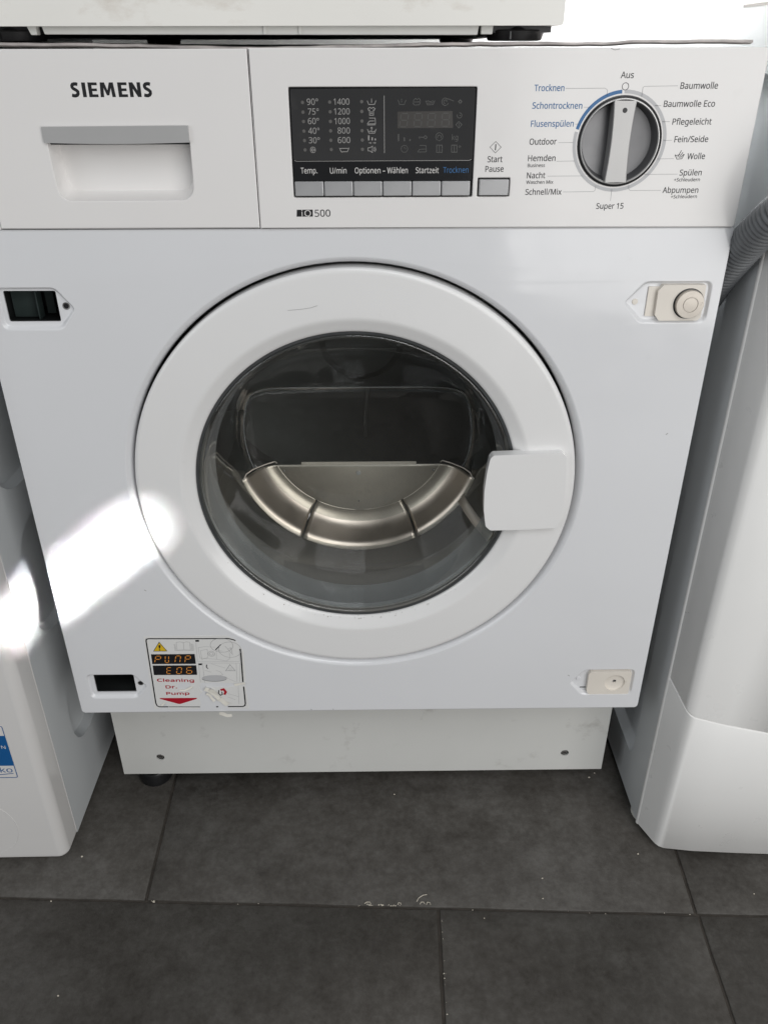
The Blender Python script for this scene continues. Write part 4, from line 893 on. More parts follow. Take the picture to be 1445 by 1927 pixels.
hole_l = [rpoly([(-280.0, 623.8), (-237.9, 623.8), (-237.9, 648.8), (-280.0, 648.8)], 1.6, 3),
          rpoly([(-278.6, 224.7), (-236.7, 224.7), (-236.7, 248.6), (-278.6, 248.6)], 1.0, 3)]
eye_l = [circ((-231.6, 636.3), 2.1, 14), circ((-230.8, 236.8), 2.0, 14)]
for k, (lp, rc) in enumerate(zip(recs, REC)):
    cx, cz = (rc[0] + rc[1]) / 2, (rc[3] + rc[4]) / 2

    def inset(f, y):
        out = []
        for p in lp:
            fx = f * max(-1, min(1, (cx - p[0]) / 8.0))
            fz = f * max(-1, min(1, (cz - p[1]) / 8.0)) * (1.5 if p[1] < cz else 0.9)
            out.append((p[0] + fx, y, p[1] + fz))
        return out
    rings = [inset(0, 0), inset(0.5, 0.2), inset(1.2, 1.2), inset(1.9, 2.6), inset(2.4, 3.0)]
    fs.loft(rings)
    inner = [(p[0], p[2]) for p in rings[-1]]
    if k < 2:
        c0 = (sum(p[0] for p in hole_l[k]) / len(hole_l[k]), sum(p[1] for p in hole_l[k]) / len(hole_l[k]))
        angs = sorted({round(math.atan2(p[1] - c0[1], p[0] - c0[0]), 4) for p in inner + hole_l[k]})
        fs.loft([[ray_hit(inner, c0, a) for a in angs], [ray_hit(hole_l[k], c0, a) for a in angs],
                 [(q[0], 4.4, q[2]) for q in (ray_hit(hole_l[k], c0, a) for a in angs)]])
    else:
        fs.fill(inner, [], 3.0)
front = obj('front_sheet', fs, M['enamel'], WD, angle=40)

# dark hinge pockets behind the two left openings
for zc, nm in ((636, 0), (236.6, 1)):
    hp = MB()
    a, b, y0, y1 = -288, -226, 3.5, 66
    zl, zh = zc - 17, zc + 17
    hp.add([(a, y0, zl), (b, y0, zl), (b, y0, zh), (a, y0, zh), (a, y1, zl), (b, y1, zl), (b, y1, zh), (a, y1, zh)],
           [(4, 5, 6, 7), (0, 1, 5, 4), (3, 2, 6, 7), (0, 3, 7, 4), (1, 2, 6, 5)])
    pk = obj('hinge_pocket', hp, M['dark'], WD, smooth=False)
    if nm == 0:
        obj('inner_bracket', MB().box(-286, -263, 30, 33, zl + 1, zh - 1).box(-263, -262, 22, 33, zl + 1, zh - 1)
            .box(-262, -255, 40, 42, zl + 1, zh - 1), M['bracket'], pk)
    else:
        obj('inner_bracket', MB().box(-262, -236, 26, 40, zc - 1, zc + 7), M['tray'], pk, bevel=1.5)
    obj('eyelet_hole', MB().disc((eye_l[nm][0][0] - 2.05, zc + (0.3 if nm == 0 else 0.2)), 2.1, 2.9, 18), M['black'], pk, smooth=False)
    # worn rim round the small eyelet
    obj('eyelet', MB().revolve([(2.1, 2.9), (2.9, 2.75), (3.1, 2.95)], eye_l[nm][0][0] - 2.05, zc + (0.3 if nm == 0 else 0.2), 16),
        M['screw'], pk)

# cream plates on the right
lp = MB().prism(rpoly([(250.5, 623.2), (282, 623.2), (284.4, 626), (284.4, 652.2), (250, 652.2), (246.4, 647.5), (246.6, 628)],
                      [0.8, 1.5, 1, 1.2, 1, 1, 1], 3), (), -2.2, 2.9)
plate = obj('latch_plate', lp, M['cream'], WD, bevel=0.5)
obj('slide_plate', MB().prism(rrect(239.5, 626.0, 249, 650.0, 0.6), (), 1.6, 2.9), M['cream'], plate, bevel=0.25)
obj('rivet', MB().revolve([(0.1, 2.0), (2.2, 2.1), (2.5, 2.9)], 230.2, 637.6, 16, True), M['cream'], plate)
mg = MB().revolve([(11.4, -2.2), (11.4, -5.6), (11.0, -6.2), (6.3, -6.25), (6.1, -5.7), (5.7, -5.7), (5.5, -6.2), (0.1, -6.3)], 272.6, 637.3, 48, False, True)
obj('magnet', mg, M['magnet'], plate)
obj('magnet_gap', MB().revolve([(12.4, -2.25), (11.3, -2.45)], 272.4, 637.2, 48), M['black'], plate)
cp = MB().prism(rpoly([(243, 219.2), (284.8, 219.2), (284.8, 249.6), (241.5, 249.6), (239.8, 246), (240, 223)],
                      [0.8, 1.2, 2.4, 0.8, 1, 1], 3), [circ((268.5, 234.6), 10.6, 36)], -1.6, 2.9)
cpl = obj('cover_plate', cp, M['cream'], WD, bevel=0.5)
obj('dished_cap', MB().revolve([(10.6, -1.2), (10.2, 0.2), (7, 0.9), (2.2, 0.9), (1.7, 2.2)], 268.5, 234.6, 36), M['cream'], cpl)
obj('screw_hole', MB().revolve([(1.9, 0.86), (0.1, 2.1)], 268.7, 236.2, 14, False, True), M['black'], cpl)
obj('rivet', MB().revolve([(0.1, 2.0), (2.0, 2.1), (2.3, 2.9)], 230.4, 237.6, 16, True), M['enamel'], cpl)
obj('pry_slot', MB().box(233.5, 239.5, 2.6, 2.95, 225.0, 226.0), M['black'], cpl, smooth=False)

# ---- door: ring, glass bowl, heat shield, handle
DR = MB().revolve([(199.2, 14), (199.2, 1.8), (198.9, 0.7), (198.1, -0.3), (196.9, -0.9), (195.5, -1.15), (194.5, -1.2), (190, -1.3), (165, -1.75), (160.2, -1.8),
                   (159.2, -1.75), (157.8, -1.5), (156.0, -0.8), (153.5, 0.5), (150.5, 2.0), (148.2, 3.1), (146.6, 4.0), (145.9, 5.2), (145.7, 7.0), (145.4, 24)], 0, CZ, 160)
door = obj('door', DR, M['ring'], WD, angle=50)
obj('trim_ring', MB().revolve([(145.8, 5.8), (145.0, 5.0), (143.6, 5.2), (142.9, 6.4), (142.8, 12)], 0, CZ, 128), M['trim'], door, wn=False)
obj('rear_frame', MB().revolve([(199, 14.5), (190, 20), (150, 24.5), (145.6, 24)], 0, CZ, 96), M['trim'], door, wn=False)


def bowl_r(Rr, cut, th):
    s = math.sin(th)
    if s <= 0 or cut is None:
        return Rr
    rc = cut / max(s, 1e-3)
    k = 10.0
    return (Rr ** -k + rc ** -k) ** (-1 / k)


NB = 120
sects = [(143.4, None, 8), (142.8, None, 5.6), (141.9, None, 4.6), (140.9, None, 4.8), (140.2, None, 6.2), (139.9, None, 9), (139.5, None, 18), (138.3, 131, 32), (134.5, 119, 52), (130.0, 100, 76), (126.5, 78, 100), (124.6, 62, 114),
         (122.6, 54, 122), (118.0, 49.5, 127.5), (110, 46, 130), (85, 36, 131)]
rings = []
for Rr, cut, y in sects:
    rings.append([(bowl_r(Rr, cut, 2 * math.pi * i / NB) * math.cos(2 * math.pi * i / NB), y,
                   CZ + bowl_r(Rr, cut, 2 * math.pi * i / NB) * math.sin(2 * math.pi * i / NB)) for i in range(NB)])
gb = MB().loft(rings, True, False, True)
bowl = obj('glass_bowl', gb, M['glass'], door, angle=70, wn=False, flip=True)

# hazy band and tube painting light caught in the rim and rear edge
obj('rim_haze_band', MB().revolve([(139.6, 9.5), (138.9, 18), (136.8, 29), (133.8, 40)], 0, CZ, 120), M['rim'], door, wn=False, flip=True)
RD = []
for i in range(81):
    th = R(-22 + 224 * i / 80)
    rr_ = bowl_r(119.0, 50.5, th)
    RD.append((rr_ * math.cos(th), 126.0, CZ + rr_ * math.sin(th)))
obj('glass_edge_glint', MB().tube(RD, 0.75, 8), M['edge_glint'], door, wn=False)
# stainless heat shield: flat disc segment, rounded bend, flared flange in three leaves, just behind the glass
SH = []
z_top = -41.0


def shield_ring(r, y, a0, a1, n_=26):
    return [(r * math.sin(R(a0 + (a1 - a0) * i / n_)), y, CZ - r * math.cos(R(a0 + (a1 - a0) * i / n_))) for i in range(n_ + 1)]


prof = [(96.6, 134.6), (97.5, 134.6), (102, 134.2), (106.5, 132.6), (110.5, 129.6), (113.8, 126.2), (116.8, 122), (122.5, 111), (128.2, 100)]
sh = MB()


def lim(r):                                   # angle from straight down where the ring meets the chord
    return math.degrees(math.acos(min(1, -z_top / r)))


seg_pts = [(96.6 * math.sin(R(a)), CZ - 96.6 * math.cos(R(a))) for a in [-lim(96.6) + 2 * lim(96.6) * i / 60 for i in range(61)]]
sh.fill(seg_pts[::-1], (), 134.6)
for a0f, a1f in ((None, -29.6), (-28.4, 28.4), (29.6, None)):
    rr_ = []
    for r, y in prof:
        a0 = -lim(r) if a0f is None else a0f
        a1 = lim(r) if a1f is None else a1f
        rr_.append(shield_ring(r, y, a0, a1))
    sh.loft(rr_, closed=False, mi=1)
shield = obj('heat_shield', sh, [M['steel'], M['steelbend']], door, angle=60, wn=False, merge=0.05)
sol = shield.modifiers.new('thick', 'SOLIDIFY')
sol.thickness = 0.0008
sol.offset = 0
# raised rear tab, clips, rivets
obj('shield_tab', MB().prism(rrect(-62, CZ - 42, 62, CZ - 38.2, 0.6), (), 135.2, 136), M['steel'], door)
for sx in (-1, 1):
    pth = [(sx * 119, 99, CZ - 40), (sx * 117, 104, CZ - 36.5), (sx * 111, 112, CZ - 35), (sx * 100, 124, CZ - 35.4), (sx * 90, 132, CZ - 35.6),
           (sx * 88, 133, CZ - 38)]
    obj('wire_clip', MB().tube(pth, 0.7, 6), M['steel'], door)
    obj('rivet', MB().revolve([(0.1, 133.2), (1.2, 133.5), (1.4, 134.4)], sx * 81, CZ - 48, 10, True), M['screw'], door)
obj('rivet', MB().revolve([(0.1, 133.0), (2.4, 133.2), (2.7, 134.4)], -0.5, CZ - 51, 14, True), M['silverlight'], door)
obj('rivet', MB().revolve([(0.1, 133.4), (0.9, 133.5), (1.2, 134.4)], -0.5, CZ - 86, 10, True), M['screw'], door)
# steel strap from the shield flange to the door frame
ang = [(-31.0, 126.6, 100.5), (-30.0, 130.4, 78), (-28.5, 134.8, 53), (-27.0, 139.2, 33), (-26.0, 141.4, 21), (-25.6, 142.4, 14)]
st0 = [(r * math.cos(R(a)) + 2.6, y, CZ + r * math.sin(R(a)) + 4.5) for a, r, y in ang]
st1 = [(r * math.cos(R(a)) - 2.6, y, CZ + r * math.sin(R(a)) - 4.5) for a, r, y in ang]
so = obj('strap', MB().loft([st0, st1], closed=False), M['steel'], door, wn=False)
sol = so.modifiers.new('thick', 'SOLIDIFY')
sol.thickness = 0.001

# handle: thick lid whose left edge bows over the glass
HP = [(122.0, 504.8), (148.7, 505.7), (182.9, 507.0), (187.1, 502.8), (189.3, 478.9), (189.5, 454.3), (186.5, 431.7), (183.8, 429.4), (152.7, 428.0),
      (124.0, 427.7), (119.3, 432.3), (116.8, 449.3), (116.1, 468.7), (117.4, 487.5), (119.4, 501.2)]
HP = rpoly(HP, [3, 2, 4, 3, 40, 40, 2, 2, 3, 4, 3, 40, 40, 40, 3], 4)
hm = MB().prism(HP, (), -8.5, 1.0)
handle = obj('door_handle', hm, M['ring'], door, bevel=1.6, seg=4)
obj('handle_shade_line', MB().prism(shrink(HP, -0.7), (), -2.5, 0.5), M['trim'], door, smooth=False)  # dark slab painted as the shaded gap round the handle

# dried grime along the lower inner edge of the ring, and a faint scratch at its top
random.seed(31)
gr = MB()
for i in range(70):
    a = R(random.gauss(-92, 24))
    rr_ = random.uniform(145.9, 149.5)
    yy = 5.0 - (rr_ - 145.9) * 0.85 - 0.12
    gr.disc((rr_ * math.cos(a), CZ + rr_ * math.sin(a)), random.uniform(0.15, 0.55), yy, 6)
go_ = obj('grime', gr, mat('dry_grime', (0.22, 0.19, 0.155), 0.8), door, smooth=False, merge=0)
go_['kind'] = 'stuff'
obj('scratch', MB().stroke([(-52.1, 633.2), (-42.1, 634.0), (-33.5, 635.2), (-27.8, 637.0)], 0.35, -1.95), INK['mid'], door, smooth=False)

# ---- drum and gasket behind the glass
obj('gasket', MB().revolve([(198, 24), (182, 27), (168, 34), (158, 44), (150, 58), (146, 74), (150, 88), (172, 98), (225, 100)], 0, CZ, 96), M['rubber'], WD, wn=False)
drum = obj('drum', MB().revolve([(200, 104), (236, 112), (238, 120), (238, 430), (228, 442), (60, 448), (50, 440), (0.1, 440)], 0, CZ, 72), M['drum'], WD, wn=False)
obj('drum_rib', MB().tube([(7.9, 399.9) [:1] + (432,) + (7.9, 399.9)[1:], (4.4, 362.7)[:1] + (434,) + (4.4, 362.7)[1:], (3.1, 322.5)[:1] + (436,) + (3.1, 322.5)[1:]], 2.2, 8), M['silverlight'], drum)
for k in range(3):
    a = R(90 + 120 * k)
    mb = MB()
    sec = []
    for y in (135, 150, 400, 425):
        h = 52 if 140 < y < 410 else 14
        ct, sn = math.cos(a), math.sin(a)
        row = []
        for u, v in ((-26, 0), (-14, h * .75), (-6, h), (6, h), (14, h * .75), (26, 0)):
            rr0 = 236 - v
            row.append((rr0 * ct - u * sn, y, CZ + rr0 * sn + u * ct))
        sec.append(row)
    mb.loft(sec, closed=False, cap0=True, cap1=True)
    obj('lifter', mb, M['drum'], drum)

# ---- control panel
disp_hole = rrect(-42.2, 719.4, 92.6, 793.6, 1.0, 3)
start_hole = rrect(96.4, 719.6, 120.6, 732.8, 0.5, 3)
dial_hole = circ((199.3, 757.2), 30.3, 64)
cpn = MB()
cpn.slab(rpoly([(-69.1, 696.6), (297.3, 696.6), (297.3, 818), (-69.1, 818)], [0.4, 3, 3.5, 0.4], 5), [disp_hole, start_hole, dial_hole], PY, 20, 0.9)
cpn.slab(rpoly([(-297.3, 696.6), (-268.3, 696.6), (-268.3, 818), (-297.3, 818)], [3, 0.4, 0.4, 3.5], 5), (), PY, 20, 0.9)
cpn.box(-268.3, -69.1, 14, 20, 697, 817)
panel = obj('control_panel', cpn, M['panel'], WD, angle=50)
obj('panel_seam', MB().box(-296.5, 296.5, 1.2, 12, 695.2, 697.0), M['trim'], panel, smooth=False)
# dark surround behind display and buttons
obj('button_well', MB().box(-43, 93.5, 3.5, 6, 718.5, 795).box(95.5, 121.5, 3.5, 6, 718.8, 734), M['black'], panel, smooth=False)

# program ring printed round the dial
DC = (199.3, 757.2)


def arc_band(mb, r0_, r1_, a0, a1, y, n_=48):
    o_ = circ(DC, r1_, n_, a0, a1)
    i_ = circ(DC, r0_, n_, a0, a1)
    k = len(o_)
    mb.add([(p[0], y, p[1]) for p in o_] + [(p[0], y, p[1]) for p in i_], [(j, j + 1, k + j + 1, k + j) for j in range(k - 1)])
    return mb


YP = PY - 0.12
obj('dial_scale', arc_band(MB(), 32.0, 34.4, -192, 91.5, YP), INK['lightgrey'], panel, smooth=False)
obj('dial_scale', arc_band(MB(), 32.0, 34.4, 94.5, 165, YP), INK['blue'], panel, smooth=False, label='blue arc of the dial scale for drying')

BIG, SML = 4.05, 2.35
for s, l, r, cap, ink in (
        ('Aus', (194.3, 798.8), (203.4, 798.8), BIG, 'dark'),
        ('Trocknen', (133.4, 790.7), (154.8, 790.7), BIG, 'blue'),
        ('Schontrocknen', (133.0, 779.4), (169.0, 779.3), BIG, 'blue'),
        ('Flusensp\u00fclen', (133.0, 767.5), (164.1, 767.6), BIG, 'blue'),
        ('Outdoor', (133.0, 755.5), (152.9, 755.7), BIG, 'dark'),
        ('Hemden', (132.9, 744.3), (153.2, 744.4), BIG, 'dark'),
        ('Business', (133.0, 740.2), (145.8, 740.3), SML, 'dark'),
        ('Nacht', (133.0, 732.4), (146.7, 732.5), BIG, 'dark'),
        ('Waschen Mix', (132.9, 728.5), (153.2, 728.6), SML, 'dark'),
        ('Schnell/Mix', (132.9, 720.7), (160.2, 720.8), BIG, 'dark'),
        ('Super 15', (188.0, 710.4), (208.7, 710.5), BIG, 'dark'),
        ('Baumwolle', (238.0, 791.9), (264.8, 792.0), BIG, 'dark'),
        ('Baumwolle Eco', (228.0, 780.3), (265.0, 780.4), BIG, 'dark'),
        ('Pflegeleicht', (236.3, 768.6), (264.8, 768.7), BIG, 'dark'),
        ('Fein/Seide', (239.8, 756.9), (264.6, 757.0), BIG, 'dark'),
        ('Wolle', (251.3, 745.3), (264.5, 745.4), BIG, 'dark'),
        ('Sp\u00fclen', (247.7, 734.0), (264.2, 734.1), BIG, 'dark'),
        ('+Schleudern', (244.3, 729.8), (263.8, 730.0), SML, 'dark'),
        ('Abpumpen', (237.0, 721.7), (264.0, 721.7), BIG, 'dark'),
        ('+Schleudern', (244.0, 717.8), (263.8, 718.0), SML, 'dark')):
    lettering(s, l, r, cap, YP, INK[ink], panel, weight=0.10 if cap == BIG else 0.06)
for ln in ([(155.7, 792.4), (183.8, 792.5), (185.5, 791.7), (186.0, 790.7), (186.0, 787.5)], [(170.2, 780.3), (175.1, 780.3)], [(165.2, 769.2), (167.8, 769.3)],
           [(154.3, 756.9), (165.3, 757.0)], [(154.2, 744.2), (167.8, 744.4)], [(148.5, 733.9), (175.0, 734.0)],
           [(161.5, 722.7), (184.5, 722.9), (185.5, 723.8), (185.7, 727.2)], [(198.2, 724.9), (198.3, 716.2)],
           [(236.1, 793.9), (212.4, 793.6), (211.2, 792.9), (211.1, 786.9)], [(221.5, 781.2), (226.3, 781.2)], [(228.7, 770.7), (234.4, 770.7)],
           [(231.5, 758.2), (238.1, 758.3)], [(229.0, 745.6), (241.5, 745.8)], [(221.3, 734.9), (246.2, 735.0)],
           [(210.5, 727.6), (211.0, 724.6), (212.2, 723.6), (235.6, 723.6)]):
    obj('leader_line', MB().stroke(ln, 0.32, YP), INK['mid'], panel, smooth=False)
obj('off_mark', MB().stroke(circ((198.5, 793.6), 2.3, 28), 0.42, YP, True), INK['dark'], panel, smooth=False)
hw = MB()
hw.stroke([(242.0, 748.6), (243.9, 745.4), (247.6, 745.7), (248.9, 748.8)], 0.45, YP)
hw.stroke([(241.9, 747.6), (245.8, 748.6)], 0.45, YP)
for dx in (0, 7, 14):
    hw.stroke([(244.2, 746.7), (246.3, 751.4)] if dx == 0 else ([(245.3, 746.4), (247.6, 750.1)] if dx == 7 else [(246.4, 746.4), (248.6, 748.9)]), 0.5, YP)
obj('hand_wash_icon', hw, INK['dark'], panel, smooth=False)
sd = MB()
sd.stroke([(114.6, 814.5)] * 0 + [(104.1, 754.0), (108.1, 757.9), (112.3, 754.0), (108.3, 750.0)], 0.3, YP, True)
sd.stroke([(108.3, 756.1), (108.2, 751.9)], 0.75, YP)
obj('start_icon', sd, INK['dark'], panel, smooth=False)
lettering('Start', (102.8, 743.7), (113.8, 743.8), 4.05, YP, INK['dark'], panel, weight=0.10)
lettering('Pause', (101.6, 737.0), (115.1, 737.1), 4.05, YP, INK['dark'], panel, weight=0.10)
iq = MB()
iq.prism([(-40.9, 705.6), (-28.5, 705.7), (-28.4, 710.7), (-40.5, 710.6)], (), YP, YP + 0.05)
obj('logo_box', iq, INK['black'], panel, smooth=False)
lettering('i', (-37.0, 705.8), (-36.3, 705.8), 4.6, YP - 0.12, INK['white'], panel)
lettering('Q', (-34.7, 705.9), (-29.8, 706.0), 4.3, YP - 0.12, INK['white'], panel)
lettering('500', (-27.0, 705.5), (-15.1, 705.6), 5.0, YP, INK['dark'], panel, weight=0.10)
# a stain and small scuffs on the panel
obj('scuff', MB().stroke([(-213.9, 800.6), (-212.9, 800.3), (-211.9, 799.6)], 0.5, YP), INK['dark'], panel, smooth=False)
obj('scuff', MB().stroke([(184.9, 817.3), (187.7, 816.3), (191.3, 816.9)], 0.5, YP), INK['grey'], panel, smooth=False)

# ---- detergent drawer
dh = rpoly([(-220.2, 759), (-218.4, 717.5), (-117.4, 717.9), (-116.2, 759)], [0.5, 11, 11, 0.5], 10)
dw = MB().slab(rpoly([(-267.7, 697.2), (-69.7, 697.2), (-69.7, 817.6), (-267.7, 817.6)], [0.6, 0.6, 0.8, 0.8], 3), [dh], PY - 0.3, 13, 0.8)
drawer = obj('detergent_drawer', dw, M['panel'], WD, angle=50)
cxr, czr = -168.0, 742.0
rg = []
for f_, dz, y in ((1.0, 0, PY + 0.9), (0.992, 0.2, 1), (0.985, 0.6, 4), (0.972, 1.4, 8), (0.955, 2.6, 12), (0.93, 4.6, 16), (0.90, 7, 19.5), (0.85, 10.5, 22.5), (0.78, 15, 24.8), (0.66, 20, 26.2), (0.5, 25, 26.8)):
    rg.append([(cxr + (p[0] - cxr) * f_, y, min(759, czr + (p[1] - czr) * f_ + dz * (1 if p[1] < 740 else 0.15))) for p in dh])
rc_ = MB().loft(rg, True, False, True)
obj('handle_recess', rc_, M['panel'], drawer, angle=60, wn=False)
# silver grip strip with a slightly bowed lower edge
hs = [(-220.2, 768.8), (-115.5, 769.3)]
low = [(-116.0 - 105.6 * i / 20, 758.0 - 0.9 * math.sin(math.pi * i / 20)) for i in range(21)]
sp = MB().prism([(-221.6, 768.6), (-115.9, 769.2)] + low, (), PY - 2.6, 4)
obj('handle_strip', sp, M['silverlight'], drawer, bevel=0.5, label='silver grip strip over the recess')
obj('strip_shade_bar', MB().box(-219, -117.5, 1.5, 3.5, 756.2, 758.2), M['black'], drawer, smooth=False)  # black bar painted as the shade under the grip strip
BL = {'I': [[(0, 0), (.27, 0), (.27, 1), (0, 1)]],
      'E': [[(0, 0), (.66, 0), (.66, .19), (.26, .19), (.26, .41), (.61, .41), (.61, .59), (.26, .59), (.26, .81), (.66, .81), (.66, 1), (0, 1)]],
      'M': [[(0, 0), (.25, 0), (.29, .62), (.47, .12), (.64, .12), (.81, .62), (.85, 0), (1.10, 0), (1.02, 1), (.73, 1), (.555, .46), (.38, 1), (.08, 1)]],
      'N': [[(0, 0), (.25, 0), (.25, .58), (.56, 0), (.82, 0), (.82, 1), (.57, 1), (.57, .45), (.27, 1), (0, 1)]]}
wm = MB()
for ch_, ox in (('S', 0), ('I', .84), ('E', 1.29), ('M', 2.10), ('E', 3.42), ('N', 4.24), ('S', 5.21)):
    if ch_ == 'S':
        ctl = [(.56, .87), (.46, .90), (.34, .905), (.21, .87), (.145, .78), (.145, .69), (.20, .60), (.32, .53), (.43, .46), (.51, .37), (.51, .25), (.44, .145),
               (.31, .095), (.18, .10), (.05, .14)]
        wm.stroke([(-196.6 + (ox + x) * 9.85, 787.6 + z * 9.3) for x, z in ctl], 2.15, PY - 0.42)
    else:
        for pl_ in BL[ch_]:
            wm.fill([(-196.6 + (ox + x) * 9.85, 787.6 + z * 9.3) for x, z in pl_], (), PY - 0.42)
obj('lettering', wm, INK['black'], drawer, smooth=False, merge=0)

# ---- display
YD = PY - 0.6
dsp = MB().prism(rpoly([(-41.0, 745.6), (91.7, 745.2), (91.4, 792.9), (-40.8, 792.4)], [1.6, 1.6, 1.2, 1.2], 4), (), YD, 3.0)
display = obj('display', dsp, M['disp'], WD, bevel=0.35)
YI = YD - 0.1
obj('label_strip', MB().prism([(-41.0, 731.4), (91.7, 731.2), (91.7, 744.9), (-41.0, 745.2)], (), PY - 0.5, 3.0), M['strip'], display, bevel=0.2)
obj('glass_edge', MB().stroke([(-40.3, 745.5), (-39.0, 744.9), (89.3, 745.1), (90.7, 745.8)], 0.35, YI), INK['dim'], display, smooth=False)
for s, l, r, ink in (('Temp.', (-36.0, 736.4), (-23.7, 736.5), 'white'), ('U/min', (-14.3, 736.3), (-2.0, 736.4), 'white'),
                     ('Optionen \u2013 W\u00e4hlen', (4.2, 736.4), (43.7, 736.4), 'white'), ('Startzeit', (49.6, 736.4), (66.8, 736.4), 'white'),
                     ('Trocknen', (70.1, 736.5), (88.9, 736.6), 'blue')):
    lettering(s, l, r, 4.0, PY - 0.62, INK[ink], display)
for i, (t, u, y_, xl) in enumerate((('90\u00b0', '1400', 180, 181), ('75\u00b0', '1200', 237, 187), ('60\u00b0', '1000', 294, 187),
                                    ('40\u00b0', '800', 350, 190), ('30\u00b0', '600', 407, 193))):
    pass
for s, l, r in (('90\u00b0', (-29.3, 782.3), (-21.2, 782.3)), ('75\u00b0', (-28.9, 776.0), (-21.0, 776.0)), ('60\u00b0', (-29.1, 769.8), (-21.0, 769.8)),
                ('40\u00b0', (-29.1, 763.4), (-21.0, 763.4)), ('30\u00b0', (-29.1, 757.1), (-21.0, 757.0)),
                ('1400', (-10.1, 782.3), (1.2, 782.4)), ('1200', (-10.0, 776.0), (1.3, 776.1)), ('1000', (-9.9, 769.7), (1.3, 769.8)),
                ('800', (-7.8, 763.5), (1.2, 763.5)), ('600', (-7.8, 757.1), (1.3, 757.2))):
    lettering(s, l, r, 4.0, YI, INK['dim'], display)
for c in ((-32.4, 783.9), (-32.4, 777.6), (-32.3, 771.5), (-32.3, 765.2), (-32.2, 758.9), (-32.1, 752.6), (-12.9, 784.1), (-12.8, 777.8), (-12.8, 771.5), (-12.9, 765.3), (-12.9, 759.0), (-12.8, 752.8),
          (10.0, 784.3), (10.0, 778.0), (10.0, 771.7), (10.0, 765.4), (10.1, 759.1), (10.1, 752.9)):
    obj('indicator_light', MB().disc(c, 1.15, YI, 16), INK['led'], display, smooth=False)
obj('divider_line', MB().stroke([(26.1, 788.1), (26.3, 750.3)], 0.4, YI), INK['dim'], display, smooth=False)
LW = 0.42


def icon(strokes, ink='dim', closed=(), w_=LW, y=None):
    mb = MB()
    for k, s in enumerate(strokes):
        mb.stroke(s, w_, YI if y is None else y, k in closed)
    return obj('icon', mb, INK[ink], display, smooth=False)


icon([[(14.0, 784.9), (15.0, 782.5), (19.2, 782.5), (20.3, 785.0)], [(17.1, 786.2), (17.1, 783.5)]])
icon([[(14.4, 779.8), (15.8, 780.6), (17.0, 779.9), (18.3, 780.6), (19.6, 779.8), (19.0, 778.7), (18.4, 779.0), (18.4, 775.5), (15.6, 775.5), (15.6, 778.9), (15.0, 778.6)],
      [(16.2, 777.6), (17.7, 777.6)], [(16.2, 776.7), (17.7, 776.7)]], closed=(0,))
icon([[(15.2, 773.7), (19.6, 773.6), (19.8, 769.9), (13.9, 769.8), (15.4, 771.7), (18.9, 771.8)], [(13.8, 769.1), (19.9, 769.2)]])
icon([[(13.9, 766.4), (15.0, 763.7), (19.2, 763.7), (20.3, 766.5)], [(14.6, 764.7), (16.1, 765.2), (17.8, 764.5), (19.5, 765.2)], [(17.0, 765.3), (17.0, 767.5)], [(16.2, 766.9), (17.0, 767.7), (17.7, 766.9)]])
icon([[(14.8, 762.2), (14.8, 758.9)], [(17.3, 760.9), (17.3, 758.9)], [(19.6, 760.1), (19.6, 758.9)]], w_=0.95)
icon([[(14.8, 757.2), (16.5, 757.2)], [(16.0, 757.7), (16.6, 757.2), (16.0, 756.6)], [(17.7, 757.2), (19.7, 757.2)], [(19.1, 757.7), (19.9, 757.2), (19.1, 756.6)]], w_=0.35)
icon([[(14.2, 753.9), (15.5, 753.9), (17.5, 755.0), (17.4, 750.7), (15.5, 751.8), (14.2, 751.8)], [(18.5, 754.1), (19.0, 752.8), (18.4, 751.6)], [(19.3, 754.5), (20.0, 752.8), (19.3, 751.1)]], closed=(0,))
icon([[(-6.8, 753.9), (-5.6, 751.2), (-1.0, 751.3), (0.3, 754.0)], [(-6.5, 753.5), (0.0, 753.6)]], closed=())
icon([[(-26.2, 754.7), (-26.4, 750.6)], [(-28.1, 753.7), (-24.3, 751.6)], [(-28.2, 751.6), (-24.3, 753.6)], [(-28.5, 752.6), (-24.1, 752.6)]], w_=0.4)
icon([circ((-26.3, 752.6), 2.0, 14)], closed=(0,), w_=0.35)
# faint right half: segment window, four digits, unlit symbols
sb = MB().prism([(35.8, 766.9), (76.3, 767.0), (75.4, 778.1), (35.8, 777.8)], (), YI + 0.05, YI + 0.09)
obj('segment_window', sb, INK['segbox'], display, smooth=False)
for (ox, oz), (px_, pz_), (qx, qz) in (((37.2, 767.8), (42.5, 767.8), (38.5, 776.5)), ((47.7, 767.9), (53.0, 767.9), (48.3, 776.6)), ((57.5, 768.0), (62.8, 768.0), (58.0, 776.6)),
                                       ((67.8, 768.1), (73.1, 768.1), (68.2, 776.7))):
    dg_ = MB()
    seven(dg_, 'abcdefg', (ox, oz), (px_ - ox, pz_ - oz), (qx - ox, qz - oz), 0.55, YI - 0.02)
    obj('segment_digit', dg_, INK['faint'], display, smooth=False)
icon([[(36.0, 785.4), (37.2, 782.4), (40.6, 782.4), (41.7, 785.4)], [(38.6, 786.0), (38.6, 783.7)]], 'faint')
icon([[(46.7, 783.5), (47.4, 785.4), (48.6, 786.3), (49.8, 785.6), (51.0, 786.3), (52.0, 785.2), (51.8, 783.0), (51.1, 782.1), (47.7, 782.1)], [(46.7, 783.9), (52.0, 784.1)]], 'faint', closed=(0,))
icon([[(55.9, 784.8), (57.2, 782.1), (61.3, 782.2), (62.5, 784.9)], [(56.4, 784.3), (57.8, 784.7), (59.3, 784.1), (60.8, 784.7), (62.2, 784.3)], [(57.1, 783.2), (61.3, 783.4)]], 'faint')
